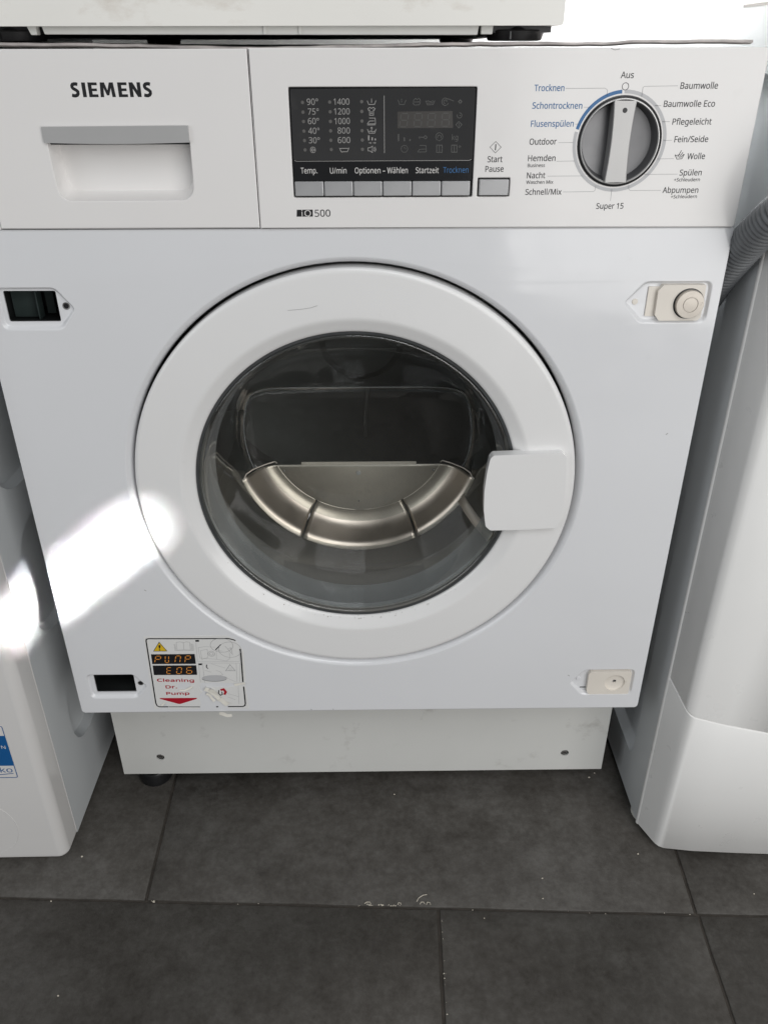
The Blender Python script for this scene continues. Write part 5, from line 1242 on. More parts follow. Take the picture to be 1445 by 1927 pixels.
icon([circ((70.0, 784.1), 2.4, 18, 60, 340), circ((70.0, 784.1), 1.2, 12, 0, 270), [(70.2, 786.1), (72.6, 785.8), (76.1, 784.5)]], 'faint')
icon([circ((80.7, 784.1), 0.9, 10), [(79.2, 784.1), (79.6, 784.1)], [(81.8, 784.1), (82.3, 784.1)], [(80.7, 785.6), (80.7, 785.1)], [(80.8, 783.2), (80.8, 782.7)]], 'faint', closed=(0,), w_=0.6)
icon([circ((80.6, 775.2), 1.7, 16, -200, 100), [(80.6, 775.2), (81.6, 775.3)]], 'faint')
icon([[(78.2, 769.1), (80.3, 771.3), (82.6, 769.2), (80.5, 766.9)], [(80.4, 770.2), (80.5, 768.0)]], 'faint', closed=(0,))
icon([[(36.5, 763.1), (36.6, 758.2)], [(40.8, 760.8), (40.9, 758.2)], [(44.9, 759.7), (45.0, 758.3)]], 'faint', w_=1.0)
icon([[(51.2, 761.0), (55.2, 760.8)], [(52.0, 760.8), (52.0, 759.9)], circ((56.3, 760.8), 1.0, 12)], 'faint', closed=(2,), w_=0.5)
icon([circ((66.4, 761.2), 2.6, 20, -60, 240), circ((66.4, 761.0), 1.3, 14, -40, 220), [(65.6, 759.0), (66.5, 758.3), (67.3, 759.0)]], 'faint')
icon([circ((41.0, 753.1), 2.4, 20), [(41.0, 753.1), (41.0, 754.6)], [(41.0, 753.1), (42.4, 753.3)]], 'faint', closed=(0,))
icon([[(52.1, 755.4), (56.8, 755.3), (57.2, 751.0), (50.7, 751.0), (52.2, 752.8), (56.4, 752.9)]], 'faint')
icon([[(64.7, 755.6), (68.7, 755.5), (68.8, 750.7), (64.8, 750.7)], [(66.7, 755.3), (66.8, 751.0)]], 'faint', closed=(0,), w_=0.5)
icon([[(75.7, 755.5), (79.5, 755.5), (79.7, 750.7), (75.8, 750.7)], [(77.5, 755.3), (77.7, 750.9)], [(80.6, 754.5), (82.6, 754.5)], [(81.5, 755.4), (81.6, 753.6)]], 'faint', closed=(0,), w_=0.5)
lettering('kg', (75.8, 758.9), (80.2, 759.0), 3.6, YI, INK['faint'], display)

# ---- push buttons
b0 = None
for i in range(6):
    x0 = -40.9 + 22.02 * i
    if b0 is None:
        bt = MB().prism([(x0, 720.6), (x0 + 21.5, 720.6), (x0 + 21.5, 730.9), (x0, 730.9)], (), PY - 1.7, 3.4)
        b0 = obj('push_button', bt, M['silver'], WD, bevel=0.75, seg=3)
    else:
        dup(b0, 22.02 * i, 0, 0, WD)
bt = MB().prism([(97.4, 720.6), (119.8, 720.6), (119.8, 731.9), (97.4, 731.9)], (), PY - 1.7, 3.4)
obj('push_button', bt, M['silver'], WD, bevel=0.75, seg=3, label='separate start button right of the row')

# ---- program dial
dl = MB().revolve([(30.2, PY + 1.5), (29.7, PY - 0.4), (29.0, PY - 0.9), (28.2, PY - 0.6), (27.7, PY + 0.4), (26.9, 2.8), (25.6, 6.2), (22, 6.8), (0.1, 7.2)], DC[0], DC[1], 72, False, True)
dial = obj('program_dial', dl, M['dialface'], WD, angle=50, wn=False)
obj('dial_trim', MB().revolve([(30.9, PY - 0.1), (30.7, PY - 0.9), (30.0, PY - 1.2), (29.5, PY - 0.8)], DC[0], DC[1], 72), M['black'], dial, wn=False)
obj('dial_trim', MB().revolve([(29.3, PY - 0.8), (28.9, PY - 1.7), (28.3, PY - 1.8), (27.8, PY - 0.6)], DC[0], DC[1], 72), M['silverlight'], dial, wn=False)
gp = []
for i in range(25):
    z = 27.6 - 55.2 * i / 24
    gp.append((DC[0] + 7.0 + 1.3 * (z / 27.6) ** 2, DC[1] + z * (1 if abs(z) < 27 else 0.99)))
for i in range(25):
    z = -27.6 + 55.2 * i / 24
    gp.append((DC[0] - 7.0 - 1.3 * (z / 27.6) ** 2, DC[1] + z))
gm = MB().prism(gp, (), PY - 3.4, 6.9)
obj('grip', gm, M['silvergrip'], dial, bevel=0.6, seg=3, label='light silver grip bar across the dial')
obj('pointer_dot', MB().disc((DC[0] + 0.2, 778.4), 1.75, PY - 3.5, 20), INK['black'], dial, smooth=False)

# ---- warning sticker
YS = -0.18
left_piece = [(-217.6, 300.9), (-179.0, 301.3), (-135.3, 301.4), (-128.6, 298.5), (-125.3, 295.1), (-121.7, 288.1), (-118.4, 281.0), (-119.0, 257.5), (-119.8, 240.6), (-125.2, 239.3), (-131.8, 238.3), (-147.5, 238.8),
              (-154.3, 239.5), (-160.9, 238.7), (-165.7, 239.5), (-168.7, 235.0), (-168.4, 229.2), (-166.1, 226.4), (-169.5, 223.3), (-171.2, 217.9), (-169.7, 211.9), (-171.8, 202.6), (-188.0, 202.5), (-205.6, 203.2), (-205.5, 206.3),
              (-206.8, 209.8), (-207.6, 212.9), (-209.9, 209.7), (-212.8, 208.1), (-213.6, 203.7), (-220.1, 203.2), (-219.8, 236.8), (-218.2, 273.1)]
scrape = [(-190.5, 237.7), (-185.0, 239.7), (-178.7, 238.9), (-175.9, 235.1), (-178.6, 232.8), (-182.9, 230.4), (-190.4, 229.4), (-191.6, 232.7)]
st = MB().prism(left_piece, [scrape], YS, -0.02)
right_piece = [(-156.7, 232.5), (-146.8, 233.7), (-139.6, 232.3), (-132.1, 234.6), (-127.3, 234.5), (-120.7, 236.8), (-119.9, 220.5), (-119.2, 202.4), (-142.1, 202.4), (-140.9, 208.7), (-145.8, 211.5), (-148.6, 215.6), (-151.2, 223.0), (-153.7, 226.3)]
st.prism(right_piece, (), YS, -0.02)
sticker = obj('warning_sticker', st, M['sticker'], WD, smooth=False, label='torn white drain pump warning sticker near the lower left corner')
Y1, Y2, Y3 = YS - 0.1, YS - 0.2, YS - 0.3
bd = MB()
bd.stroke([(-205.2, 206.1), (-214.7, 206.2), (-216.9, 207.8), (-217.7, 211.4), (-216.7, 255.6), (-215.9, 295.2), (-215.3, 297.4), (-213.0, 298.1), (-171.7, 297.6), (-132.6, 297.4), (-128.0, 296.0), (-125.4, 294.7)], 1.3, Y1)
bd.stroke([(-122.1, 283.9), (-121.4, 281.1), (-122.7, 239.8)], 1.5, Y1)
bd.stroke([(-122.5, 233.4), (-122.7, 209.6), (-123.5, 206.9), (-125.7, 205.5), (-141.6, 205.5)], 1.4, Y1)
bd.stroke([(-204.8, 206.1), (-171.5, 205.6)], 0.9, Y1)
bd.stroke([(-154.2, 205.4), (-152.0, 205.6)], 1.6, Y1)
obj('sticker_border', bd, INK['black'], sticker, smooth=False)
obj('warning_triangle', MB().fill([(-210.4, 281.9), (-196.2, 281.9), (-202.9, 294.0)], (), Y1), INK['yellow'], sticker, smooth=False)
wt = MB().stroke([(-210.1, 282.0), (-196.6, 282.0), (-202.9, 293.6)], 0.55, Y2, True)
wt.fill([(-203.8, 284.6), (-202.5, 287.1), (-202.1, 289.5), (-203.2, 290.1), (-204.2, 289.1), (-204.2, 286.6)], (), Y2)
wt.disc((-203.7, 283.6), 0.75, Y2, 10)
obj('warning_mark', wt, INK['black'], sticker, smooth=False)
bk = MB()
for s in ([(-188.1, 291.1), (-188.2, 282.4), (-169.4, 282.5), (-168.9, 291.2)], [(-185.7, 293.0), (-186.0, 283.1), (-179.2, 283.6), (-172.4, 283.1), (-172.2, 293.1)], [(-185.7, 293.0), (-181.9, 293.8), (-178.5, 292.6), (-175.3, 293.7), (-172.2, 293.1)],
          [(-178.5, 292.6), (-179.1, 283.4)], [(-187.2, 290.9), (-187.2, 282.7)], [(-170.1, 291.1), (-170.3, 282.7)], [(-171.0, 291.7), (-171.3, 282.8)]):
    bk.stroke(s, 0.28, Y1)
obj('book_drawing', bk, INK['grey'], sticker, smooth=False)
bx_ = MB().fill([(-213.5, 277.9), (-168.8, 277.8), (-169.0, 264.8), (-213.9, 265.0)], (), Y1).fill([(-213.8, 263.1), (-168.9, 262.9), (-169.4, 250.0), (-214.3, 250.3)], (), Y1)
obj('code_panel', bx_, INK['black'], sticker, smooth=False)
sg = MB()
for segs, a, b, c in (('abefg', (-211.1, 267.1), (-205.9, 267.0), (-208.7, 275.6)), ('bcdef', (-200.3, 266.8), (-196.8, 266.7), (-199.1, 275.7)), ('abcef', (-190.3, 267.0), (-185.3, 266.9), (-188.2, 275.6)), ('abefg', (-180.1, 266.8), (-175.0, 266.9), (-178.3, 275.5)),
                      ('adefg', (-200.7, 252.1), (-196.2, 252.0), (-199.3, 260.4)), ('abcdef', (-190.6, 252.0), (-185.9, 252.0), (-188.7, 260.2)), ('acdefg', (-180.1, 252.0), (-174.8, 252.1), (-178.8, 260.3))):
    seven(sg, segs, a, Vector(b) - Vector(a), Vector(c) - Vector(a), 0.85, Y2)
obj('code_digits', sg, INK['orange'], sticker, smooth=False)
rl = MB()
for ax, az in ((0, 0), (.42, 0), (0, .3), (.42, .3)):
    for wd_, (lx_, lz_), (rx_, rz_), ch_ in (('Cleaning', (-212.1, 241.2), (-174.0, 240.4), 3.9), ('Dr.', (-204.4, 231.8), (-192.8, 231.9), 3.9), ('Pump', (-204.9, 222.9), (-180.9, 222.8), 3.7)):
        text_mb(rl, wd_, (lx_ + ax, lz_ + az), (rx_ + ax, rz_ + az), ch_, Y1 - ax * .05 - az * .03)
rl.fill([(-212.8, 218.6), (-173.3, 218.3), (-173.9, 216.8), (-192.0, 209.9), (-194.0, 210.1), (-212.2, 217.3)], (), Y1)
obj('red_lettering', rl, INK['red'], sticker, smooth=False)
dg2 = MB()
for s, c in (([(-165.7, 296.1), (-167.0, 268.2), (-123.7, 267.5), (-122.5, 283.6)], 0), ([(-166.3, 265.8), (-123.7, 265.2), (-126.1, 239.8)], 0), ([(-166.3, 265.8), (-167.1, 239.8)], 0), ([(-162.0, 265.5), (-162.8, 239.4)], 0), ([(-127.5, 264.9), (-128.8, 239.8)], 0),
             ([(-164.2, 286.0), (-164.0, 272.5), (-147.5, 270.7), (-137.0, 268.3), (-133.0, 272.1), (-133.2, 279.2)], 0), ([(-164.2, 286.0), (-157.2, 287.3), (-146.6, 286.4)], 0), ([(-146.3, 282.4), (-147.1, 270.7)], 0),
             ([(-162.3, 282.1), (-155.3, 284.0), (-155.7, 273.2), (-162.2, 270.6), (-162.3, 282.1)], 0), ([(-145.9, 282.2), (-139.7, 281.3)], 0), ([(-128.2, 233.5), (-129.6, 208.6)], 0), ([(-140.5, 224.0), (-129.0, 219.5)], 0), ([(-140.1, 219.1), (-133.1, 215.2)], 0),
             ([(-153.3, 264.7), (-139.5, 258.8)], 0), ([(-141.1, 246.8), (-130.0, 239.9)], 0), ([(-149.4, 255.8), (-144.8, 253.7), (-142.8, 250.0), (-146.1, 248.5)], 0), ([(-160.6, 256.0), (-154.5, 253.3)], 0)):
    dg2.stroke(s, 0.3, Y1)
dg2.stroke(circ((-151.6, 277.9), 3.4, 20), 0.5, Y1, True)
dg2.stroke(circ((-151.6, 277.9), 1.9, 16), 0.5, Y1, True)
el = [((-140.1, 288.8), 11.5, 9.0), ((-132.2, 283.0), 11.5, 10.0)]
for (cx_, cz_), a, b in el:
    dg2.stroke([(cx_ + a * math.cos(t * math.pi / 15), cz_ + b * math.sin(t * math.pi / 15)) for t in range(30)], 0.4, Y2, True)
dg2.stroke([(-136.7, 287.8), (-129.8, 276.6)], 0.4, Y2)
dg2.stroke([(-133.9, 284.2), (-131.0, 285.7), (-130.1, 278.1)], 0.3, Y2)
dg2.stroke([(-139.2, 255.2), (-134.1, 263.4), (-129.4, 255.1)], 0.7, Y1, True)
dg2.stroke([(-136.3, 258.6), (-132.3, 258.7)], 0.4, Y1)
dg2.stroke([(-136.4, 256.2), (-132.1, 256.4)], 0.5, Y1)
obj('line_drawing', dg2, INK['mid'], sticker, smooth=False)
dd = MB()
cx_, cz_ = (-152.0, 245.2)
dd.add([(cx_ + 13.2 * math.cos(t * math.pi / 16), Y1, cz_ + 4.2 * math.sin(t * math.pi / 16)) for t in range(32)], [tuple(range(32))])
obj('dish_drawing', dd, INK['lightgrey'], sticker, smooth=False)
dk = MB()
dk.stroke([(cx_ + 13.2 * math.cos(t * math.pi / 16), cz_ + 4.2 * math.sin(t * math.pi / 16)) for t in range(17, 31)], 0.4, Y2)
dk.fill([(-166.0, 295.9), (-162.3, 296.0), (-162.4, 293.8), (-166.0, 293.7)], (), Y2).fill([(-166.5, 265.1), (-162.8, 265.3), (-162.9, 263.1), (-166.4, 263.1)], (), Y2)
dk.stroke([(-158.0, 263.7), (-158.7, 260.6), (-157.3, 258.2)], 0.9, Y2)
dk.stroke([(-147.0, 282.9), (-143.9, 286.4), (-140.8, 289.8)], 1.0, Y2)
dk.stroke([(-148.8, 228.9), (-149.8, 224.6), (-148.0, 221.7), (-145.9, 223.0), (-146.1, 226.7)], 1.0, Y2)
obj('ink_drawing', dk, INK['black'], sticker, smooth=False)
ra = MB().stroke([(-147.3, 228.9), (-143.9, 229.9), (-142.0, 226.1), (-143.9, 222.4)], 2.6, Y1)
obj('red_arrow', ra, INK['red'], sticker, smooth=False)
# curled shreds of the torn layer
random.seed(11)


def shred(parent, path, wid, lift):
    mb = MB()
    k = len(path)
    a_, b_ = [], []
    for i in range(k):
        p = Vector(path[i])
        t = (Vector(path[min(i + 1, k - 1)]) - Vector(path[max(i - 1, 0)])).normalized()
        nn = Vector((-t.y, t.x)) * wid * random.uniform(0.35, 0.65)
        y = Y3 - lift * random.uniform(0.3, 1.0)
        a_.append((p.x + nn.x, y, p.y + nn.y))
        b_.append((p.x - nn.x, y - random.uniform(-0.4, 0.8), p.y - nn.y))
    mb.loft([a_, b_], closed=False)
    return obj('paper_shred', mb, M['paper'], parent, wn=False, angle=20)


shred(sticker, [(-163.2, 232.3), (-160.1, 230.7), (-157.2, 227.4), (-153.5, 224.1), (-149.6, 218.1)], 5.0, 2.0)
shred(sticker, [(-157.5, 232.2), (-155.0, 229.0), (-152.5, 226.3), (-149.5, 219.8)], 3.5, 2.5)
shred(sticker, [(-162.3, 225.3), (-159.3, 223.7), (-157.3, 218.8), (-154.4, 215.5)], 2.6, 1.8)
shred(sticker, [(-149.7, 217.6), (-146.3, 214.3), (-143.7, 211.5), (-141.2, 209.3)], 5.5, 1.5)
shred(sticker, [(-151.2, 198.4), (-147.3, 196.1), (-142.9, 194.2), (-138.3, 194.6)], 4.2, 2.0)
shred(sticker, [(-131.9, 236.5), (-127.4, 237.5), (-122.8, 238.9), (-120.2, 239.2)], 3.0, 1.6)
shred(sticker, [(-190.3, 230.0), (-184.6, 229.7), (-179.4, 232.5), (-176.3, 235.1)], 1.8, 1.0)
shred(sticker, [(-211.9, 208.6), (-209.8, 210.8), (-207.7, 212.4)], 2.0, 1.0)

# small scuffs on the enamel
for a in ([(-187.7, 447.4), (-186.3, 446.3)], [(-208.6, 358.1), (-206.7, 356.8)], [(274.5, 520.1), (276.2, 521.6)], [(218.1, 244.9), (220.0, 243.4)], [(-53.4, 200.9), (-52.4, 199.3)], [(-30.1, 200.6), (-28.9, 199.8)]):
    obj('scuff', MB().stroke(a, 0.8, -0.1), INK['grey'], front, smooth=False)

# ---- plinth, screws, feet
pl = MB().prism([(-296.8, 34), (296.8, 34), (296.8, 215), (-296.8, 215)], [circ((-248.3, 62.2), 5.0, 20), circ((248.2, 62.2), 5.0, 20)], 66, 68)
plinth = obj('plinth', pl, M['plinth'], WD, smooth=False)
for sx in (-248.3, 248.2):
    obj('screw', MB().revolve([(5.4, 69.8), (4.0, 68.2), (3.2, 67.2), (1.2, 67.0), (1.0, 68.2), (0.1, 68.3)], sx, 62.2, 16, False, True), M['screw'], plinth)
    obj('screw_socket', MB().box(sx - 1.7, sx + 1.7, 66.8, 67.1, 61.8, 62.6), M['black'], plinth, smooth=False)
foot = obj('foot', MB().lathe_z([(20, 0), (21, 2), (21, 15), (19, 19), (11, 21), (10, 24)], -268, 96), M['black'], WD)
obj('foot_rod', MB().lathe_z([(6.2, 24), (6.2, 62)], -268, 96, 16), M['screw'], foot)
dup(foot, 536, 60, 0, WD)
dup(foot, 0, 410, 0, WD)
dup(foot, 536, 410, 0, WD)

# ================================================================ upper machine
UP = thing('washing_machine', 'cream white machine with a grimy front standing on top of the washer dryer', 'washing machine', (-150, 290, 822))
ub = MB().prism(rrect(-450, 831.2, 151, 1650, 2.5), (), 2, 560)
obj('cabinet', ub, M['upper'], UP, bevel=2.5, seg=3)
tr = MB().prism([(-213, 832), (-211.5, 826.4), (92, 825.6), (93, 832)], (), 8, 14)
tr.box(-58.5, -56.3, 6.5, 9, 826, 832).box(-33.8, -31.8, 6.5, 9, 826, 832)
tr.prism([(-223.5, 832), (-221, 826), (-216.8, 826), (-216.8, 832)], (), 8, 16)
tr.prism([(94.5, 832), (94.5, 826), (102.5, 826), (103, 832)], (), 8, 16)
obj('base_tray', tr, M['tray'], UP, bevel=0.6)
obj('base_shade_slab', MB().box(-445, 146, 20, 540, 827.2, 831), M['black'], UP, smooth=False)  # black slab painting the shade beneath the upper machine
f1 = obj('foot', MB().lathe_z([(16.5, 822.1), (19.5, 822.6), (21.5, 828.2), (20.5, 829.0), (15, 829.2), (14, 831.3)], 122, 34, 36), M['black'], UP)
obj('foot_notch', MB().box(115.5, 116.6, 12.2, 14, 823, 828), M['trim'], f1, smooth=False)
dup(f1, -362, 0, 0, UP)
dup(f1, 0, 480, 0, UP)
dup(f1, -362, 480, 0, UP)

# ================================================================ left machine
LM = thing('washing_machine', 'white machine with blue label standing left of the washer dryer', 'washing machine', (-640, 250, 0))
LX = -338.0


def front_shell(x_side, sgn, y_front, y_seam, rad, far, z0, z1, bulge=0.0, n_=10):
    """plan outline of a moulded front: returns points from the seam round the corner to the far side"""
    pts = [(x_side, y_seam)]
    for i in range(n_ + 1):
        a = math.pi / 2 * i / n_
        pts.append((x_side + sgn * rad * (1 - math.cos(a)), y_front + rad - rad * math.sin(a)))
    return pts


ctr = front_shell(LX, -1, -36, -2, 11, -938, 0, 0)
lf = MB()
far = [(-938, -36 + 14), (-938, -2)]
plan = ctr + [(-600, -38), (-924, -36)] + far
rows = []
for z, ins in ((11, 3), (12.2, 0.8), (16, 0), (830, 0), (846, 2), (850, 8)):
    rows.append([(x + (ins if x < -600 else -ins) * (1 if y > -34 else 0.6), y + (ins if y < -20 else 0), z) for x, y in plan])
lf.loft(rows, True, True, True)
lfront = obj('front_panel', lf, M['left'], LM, angle=40)
# steel side with pressed panels
OV = [[(39.6, 472.7), (52.2, 438.4)], ]


def pressed_side(xs, sgn, y0, y1, z0, z1, pads, mat_, parent, depth=12.0):
    """side sheet with inward pressed rounded panels; pads are loops in (y, z)"""
    mb = MB()
    outer = [(y0, z0), (y1, z0), (y1, z1), (y0, z1)]
    tri = tessellate_polygon([[Vector((p[0], p[1], 0)) for p in l] for l in [outer] + pads])
    mb.add([(xs, p[0], p[1]) for l in [outer] + pads for p in l], tri)
    for l in pads:
        c = (sum(p[0] for p in l) / len(l), sum(p[1] for p in l) / len(l))
        ring = []
        for d, k in ((0, 0), (0.12, 0.8), (0.9, 4.5), (1.0, 8)):
            rr1 = []
            for p in l:
                v = Vector((c[0] - p[0], c[1] - p[1]))
                L1 = max(v.length, 1e-6)
                q = Vector(p) + v / L1 * min(k, L1 * 0.6)
                rr1.append((xs + sgn * depth * d, q.x, q.y))
            ring.append(rr1)
        mb.loft(ring, True, False, False)
        mb.add(ring[-1], [tuple(range(len(l)))])
    mb.add([(xs, y0, z0), (xs + sgn * 590, y0, z0), (xs + sgn * 590, y1, z0), (xs, y1, z0)], [(0, 1, 2, 3)])
    mb.add([(xs, y0, z1), (xs + sgn * 590, y0, z1), (xs + sgn * 590, y1, z1), (xs, y1, z1)], [(0, 1, 2, 3)])
    mb.add([(xs, y1, z0), (xs + sgn * 590, y1, z0), (xs + sgn * 590, y1, z1), (xs, y1, z1)], [(0, 1, 2, 3)])
    mb.add([(xs + sgn * 590, y0, z0), (xs + sgn * 590, y1, z0), (xs + sgn * 590, y1, z1), (xs + sgn * 590, y0, z1)], [(0, 1, 2, 3)])
    return obj('cabinet', mb, mat_, parent, angle=50)


padsL = [rrect(48, 92, 470, 190, 46, 8), rrect(27, 262, 470, 402, 60, 8), rrect(18, 440, 470, 600, 60, 8), rrect(30, 640, 470, 780, 60, 8)]
pressed_side(LX + 0.6, -1, -2, 545, 12, 850, padsL, M['side'], LM)
obj('front_seam', MB().tube([(LX - 0.6, -1.8, 14), (LX - 0.6, -1.8, 845)], 1.0, 10), M['left'], LM)
# blue label
yl = -36.6
lx, lt, lb = -365.4, 216.5, 141.5
lab = MB().prism(rrect(lx - 120, lb, lx, lt, 2.5), (), yl, yl + 0.3)
label = obj('blue_label', lab, INK['white'], LM, smooth=False, label='blue and white label cut by the left edge')
obj('label_border', MB().stroke(rrect(lx - 119.5, lb + 0.5, lx - 0.5, lt - 0.5, 2.3), 0.9, yl - 0.1, True), INK['labelblue'], label, smooth=False)
obj('label_band', MB().fill([(lx - 119, 159.5), (lx - 0.6, 159.5), (lx - 0.6, 202.5), (lx - 119, 202.5)], (), yl - 0.12), INK['labelblue'], label, smooth=False)
lettering('N', (lx - 7.6, 184.2), (lx - 3.2, 184.2), 4.6, yl - 0.24, INK['white'], label)
lettering('beko', (lx - 32, 149.5), (lx - 3.6, 149.8), 7.4, yl - 0.15, INK['labelblue'], label)
obj('label_underline', MB().stroke([(lx - 32, 145.6), (lx - 16, 146.6), (lx - 3.6, 148.2)], 0.9, yl - 0.15), INK['labelblue'], label, smooth=False)
fc = MB().revolve([(45, -36.0), (44.6, -36.6), (43.9, -36.6), (43.4, -36.2), (0.1, -36.3)], -428, 62, 64, False, True)
obj('filter_cover', fc, M['left'], LM, wn=False)
obj('filter_gap', MB().revolve([(45.9, -36.15), (44.9, -36.25)], -428, 62, 64), M['trim'], LM, wn=False)
lft = obj('foot', MB().lathe_z([(17, 0), (18, 2), (16, 9), (10, 12.5)], -366, 30, 24), M['tray'], LM)
dup(lft, -540, 0, 0, LM)
dup(lft, 0, 470, 0, LM)
dup(lft, -540, 470, 0, LM)

# ================================================================ right machine
RM = thing('washing_machine', 'white machine with stepped lower kick plate standing right of the washer dryer', 'washing machine', (630, 250, 0))
RX = 327.5
rp = [(RX + 0.6, 3.0), (RX + 2.6, -2.0), (RX + 6.8, -12), (338.2, -21.5), (340.4, -26.0), (343.5, -29.6), (348.5, -32.2), (380, -36.6), (430, -40.0), (500, -43.5), (630, -46),
      (760, -43.5), (830, -40), (880, -36.6), (914, -32), (922, -26), (927, -10), (928, 3)]


def shell(z_of, zb, name, off=0.0, matn='right', topz=None):
    mb = MB()
    n_ = len(rp)
    A = [(x, y + off, zb(x, y)) for x, y in rp]
    B = [(x, y + off, z_of(x, y)) for x, y in rp]
    a_in = [(x + (0.8 if x < 600 else -0.8), y + off + 0.8, z + 0.0) for x, y, z in A]
    A2 = [(x, y, z + 0.8) for x, y, z in A]
    b_in = [(x + (0.8 if x < 600 else -0.8), y + off + 0.8, z) for x, y, z in B]
    B2 = [(x, y, z - 0.8) for x, y, z in B]
    mb.loft([a_in, A2, B2, b_in], True, True, True)
    return mb


def seam_z(x, y):
    # seam climbs steeply on the chamfer beside the edge and runs almost level across the front
    if y > -30:
        return 213.5 + (y + 30) * 0.70
    return 213.5 - 18.5 * min(1, (x - 341) / 90.0) - max(0, (x - 431)) * 0.03 if x < 635 else 189.0


kick = obj('kick_plate', shell(seam_z, lambda x, y: 9.5, 'kick'), M['right'], RM, angle=50, wn=False)
rfront = obj('front_panel', shell(lambda x, y: 848.0, lambda x, y: seam_z(x, y) + 1.2, 'front', -0.0), M['right'], RM, angle=50, wn=False)
obj('worktop', MB().prism(rrect(RX + 0.1, 848.03, 929, 880, 1), (), 4, 507), M['right'], RM, bevel=2)
obj('worktop_seam', MB().box(RX - 0.25, 927, 84, 138, 846.6, 848.6), M['screw'], RM, smooth=False)
padR = [rrect(56, 66, 470, 800, 14, 6)]
pressed_side(RX, 1, 5.2, 507, 10, 848, padR, M['side'], RM)
# rounded front edge of the side sheet
ed = MB().tube([(RX + 2.6, 5.6, 9), (RX + 2.6, 5.6, 400), (RX + 2.6, 5.6, 846)], 3.4, 14)
obj('edge_fold', ed, M['right'], RM, wn=False)
rft = obj('foot', MB().lathe_z([(17, 0), (18, 2), (17, 7), (9, 10.5)], 346, 26, 24), M['tray'], RM)
dup(rft, 560, 0, 0, RM)
dup(rft, 0, 450, 0, RM)
dup(rft, 560, 450, 0, RM)

# ================================================================ drain hose
ctrl = [(312.6, 190, 440), (312.4, 130, 535), (312.2, 90, 592), (312.2, 50, 640), (312.2, 14, 674), (312.6, -18, 700), (317, -42, 720), (332, -54, 742), (360, -56, 768), (395, -59, 800), (430, -60, 840), (462, -48, 880), (490, -14, 902), (515, 40, 897), (540, 100, 895)]
pts = []
for i in range(len(ctrl) - 1):
    p0, p1, p2, p3 = [Vector(ctrl[max(0, min(len(ctrl) - 1, i + k))]) for k in (-1, 0, 1, 2)]
    for s in range(24):
        t = s / 24
        pts.append(0.5 * ((2 * p1) + (-p0 + p2) * t + (2 * p0 - 5 * p1 + 4 * p2 - p3) * t * t + (-p0 + 3 * p1 - 3 * p2 + p3) * t ** 3))
# resample at even steps: four samples per rib
res, acc, step = [pts[0]], 0.0, 1.2
prev = pts[0]
for p in pts[1:]:
    d = (p - prev).length
    while acc + d >= step:
        prev = prev + (p - prev) * ((step - acc) / d)
        res.append(prev.copy())
        d = (p - prev).length
        acc = 0.0
    acc += d
    prev = p
pat = [14.6, 15.0, 14.6, 10.6]
hs_ = MB().tube(res, [pat[i % 4] for i in range(len(res))], 24, False)
hs_.tube(res[:1] + res[6::8] + res[-1:], 11.5, 20, False)
hose = obj('drain_hose', hs_, M['hose'], angle=80, wn=False)
tag(hose, 'grey corrugated drain hose in the gap beside the right machine', 'hose')

# ================================================================ crumbs and grout residue on the floor
random.seed(21)


def crumb_mb(mb, x, y, r, z=0.0):
    n_ = 6
    base = [(x + r * random.uniform(.7, 1.2) * math.cos(a * math.pi / 3), y + r * random.uniform(.5, 1.0) * math.sin(a * math.pi / 3), z + 0.05) for a in range(n_)]
    top = [(x + (p[0] - x) * .6, y + (p[1] - y) * .6, z + r * random.uniform(.4, .9)) for p in base]
    mb.loft([base, top], True, True, True)


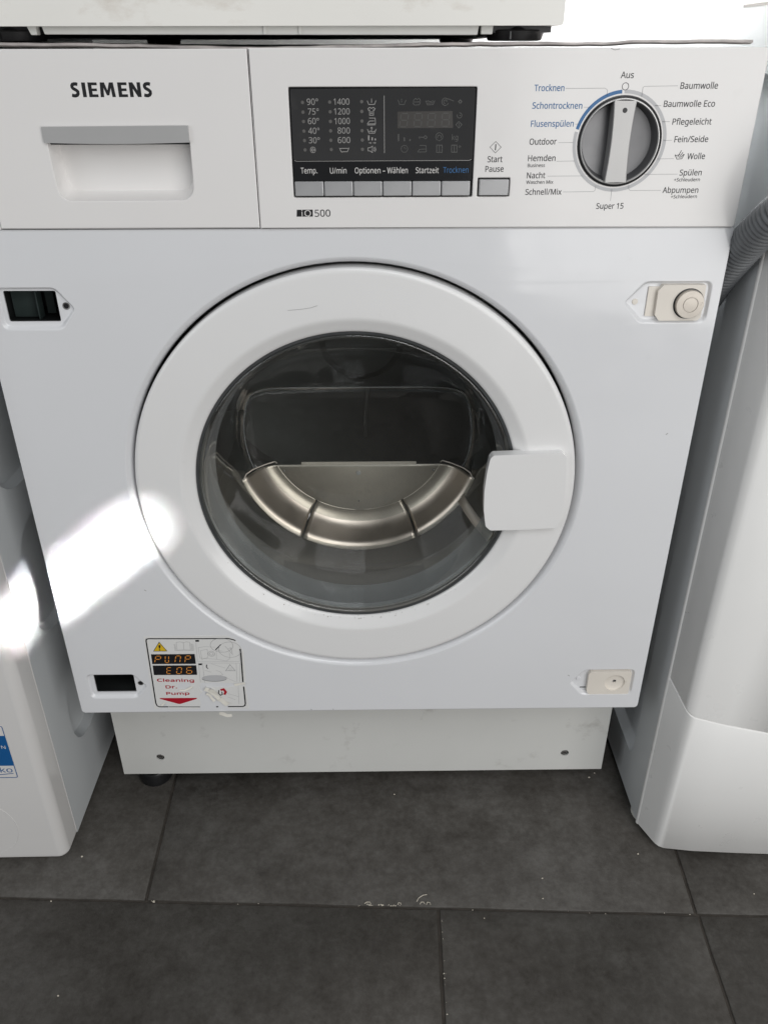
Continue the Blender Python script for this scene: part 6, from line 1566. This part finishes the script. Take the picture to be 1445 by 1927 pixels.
rs = MB()
for i in range(34):
    t = random.random()
    yy = -108 - 150 * t
    xx = 82.6 + 2.3 - (yy + 104) * -0.026 * 1.0
    xx = 85.6 + (yy + 104) * 0.024 + random.uniform(-0.5, 0.9)
    crumb_mb(rs, xx, yy, random.uniform(0.4, 1.2), -0.6)
for i in range(26):
    xx = random.uniform(2, 42)
    crumb_mb(rs, xx, joint(xx) + random.uniform(1.5, 3.0), random.uniform(0.3, 1.0), -0.3)
for i in range(12):
    xx = random.uniform(-250, 380)
    crumb_mb(rs, xx, joint(xx) + random.uniform(-1.5, 1.8), random.uniform(0.3, 0.8), -1.0)
tag(obj('grout_residue', rs, M['crumb'], smooth=False, merge=0), 'pale broken grout residue strewn along the dark tile joints', 'grout residue', kind='stuff')
fl = MB()
for pth in ([(59.6, -89.7), (62.2, -85.2), (67.1, -82.0), (71.3, -81.4)], [(63.0, -92.9), (64.3, -90.4), (67.2, -90.4), (68.2, -93.0)], [(70.0, -93.7), (71.3, -90.5), (74.2, -91.2), (74.6, -93.7)],
            [(2.3, -91.5), (4.6, -89.6), (8.1, -89.6), (9.3, -92.2)], [(38.5, -93.2), (39.7, -90.7), (42.0, -91.4), (42.5, -93.3)]):
    fl.tube([(p[0], p[1], 0.5) for p in pth], 0.38, 6)
tag(obj('glue_curl', fl, M['crumb']), 'curled pale glue threads beside the tile joint in front of the washer dryer', 'glue curl', kind='stuff')
cg = 'crumbs on the floor tiles'
CR = (((-326.8, -26.6), 1.3, 'pale crumb on the floor just right of the left machine front corner'),
      ((-229.8, -85.7), 1.6, 'yellowish crumb at the tile corner where the left joint meets the long joint'),
      ((-301.0, -187.4), 1.2, 'lone pale crumb on the front left tile near the bottom edge'),
      ((-343.2, -83.5), 1.0, 'pale crumb on the long tile joint below the left machine'),
      ((290.0, 83.3), 1.6, 'larger crumb of two under the right end of the plinth'),
      ((298.5, 90.3), 1.2, 'smaller crumb of two under the right end of the plinth'),
      ((320.5, -31.9), 1.2, 'pale crumb on the floor beside the lower corner of the right machine'),
      ((203.1, -62.5), 1.0, 'pale crumb right of centre on the middle tile, farther from the long joint'),
      ((38.5, 59.2), 1.0, 'pale crumb on the middle tile close under the plinth'),
      ((199.1, -87.7), 0.9, 'pale crumb right of centre on the middle tile, close to the long joint'),
      ((131.7, -110.2), 0.8, 'pale crumb on the front right tile just below the long joint'),
      ((434.6, -85.1), 0.8, 'pale crumb on the tile in front of the right machine near the picture edge'))
for (x, y), r, lb_ in CR:
    mb = MB()
    crumb_mb(mb, x, y, r)
    tag(obj('crumb', mb, M['crumb'], smooth=False), lb_, 'crumb', cg)
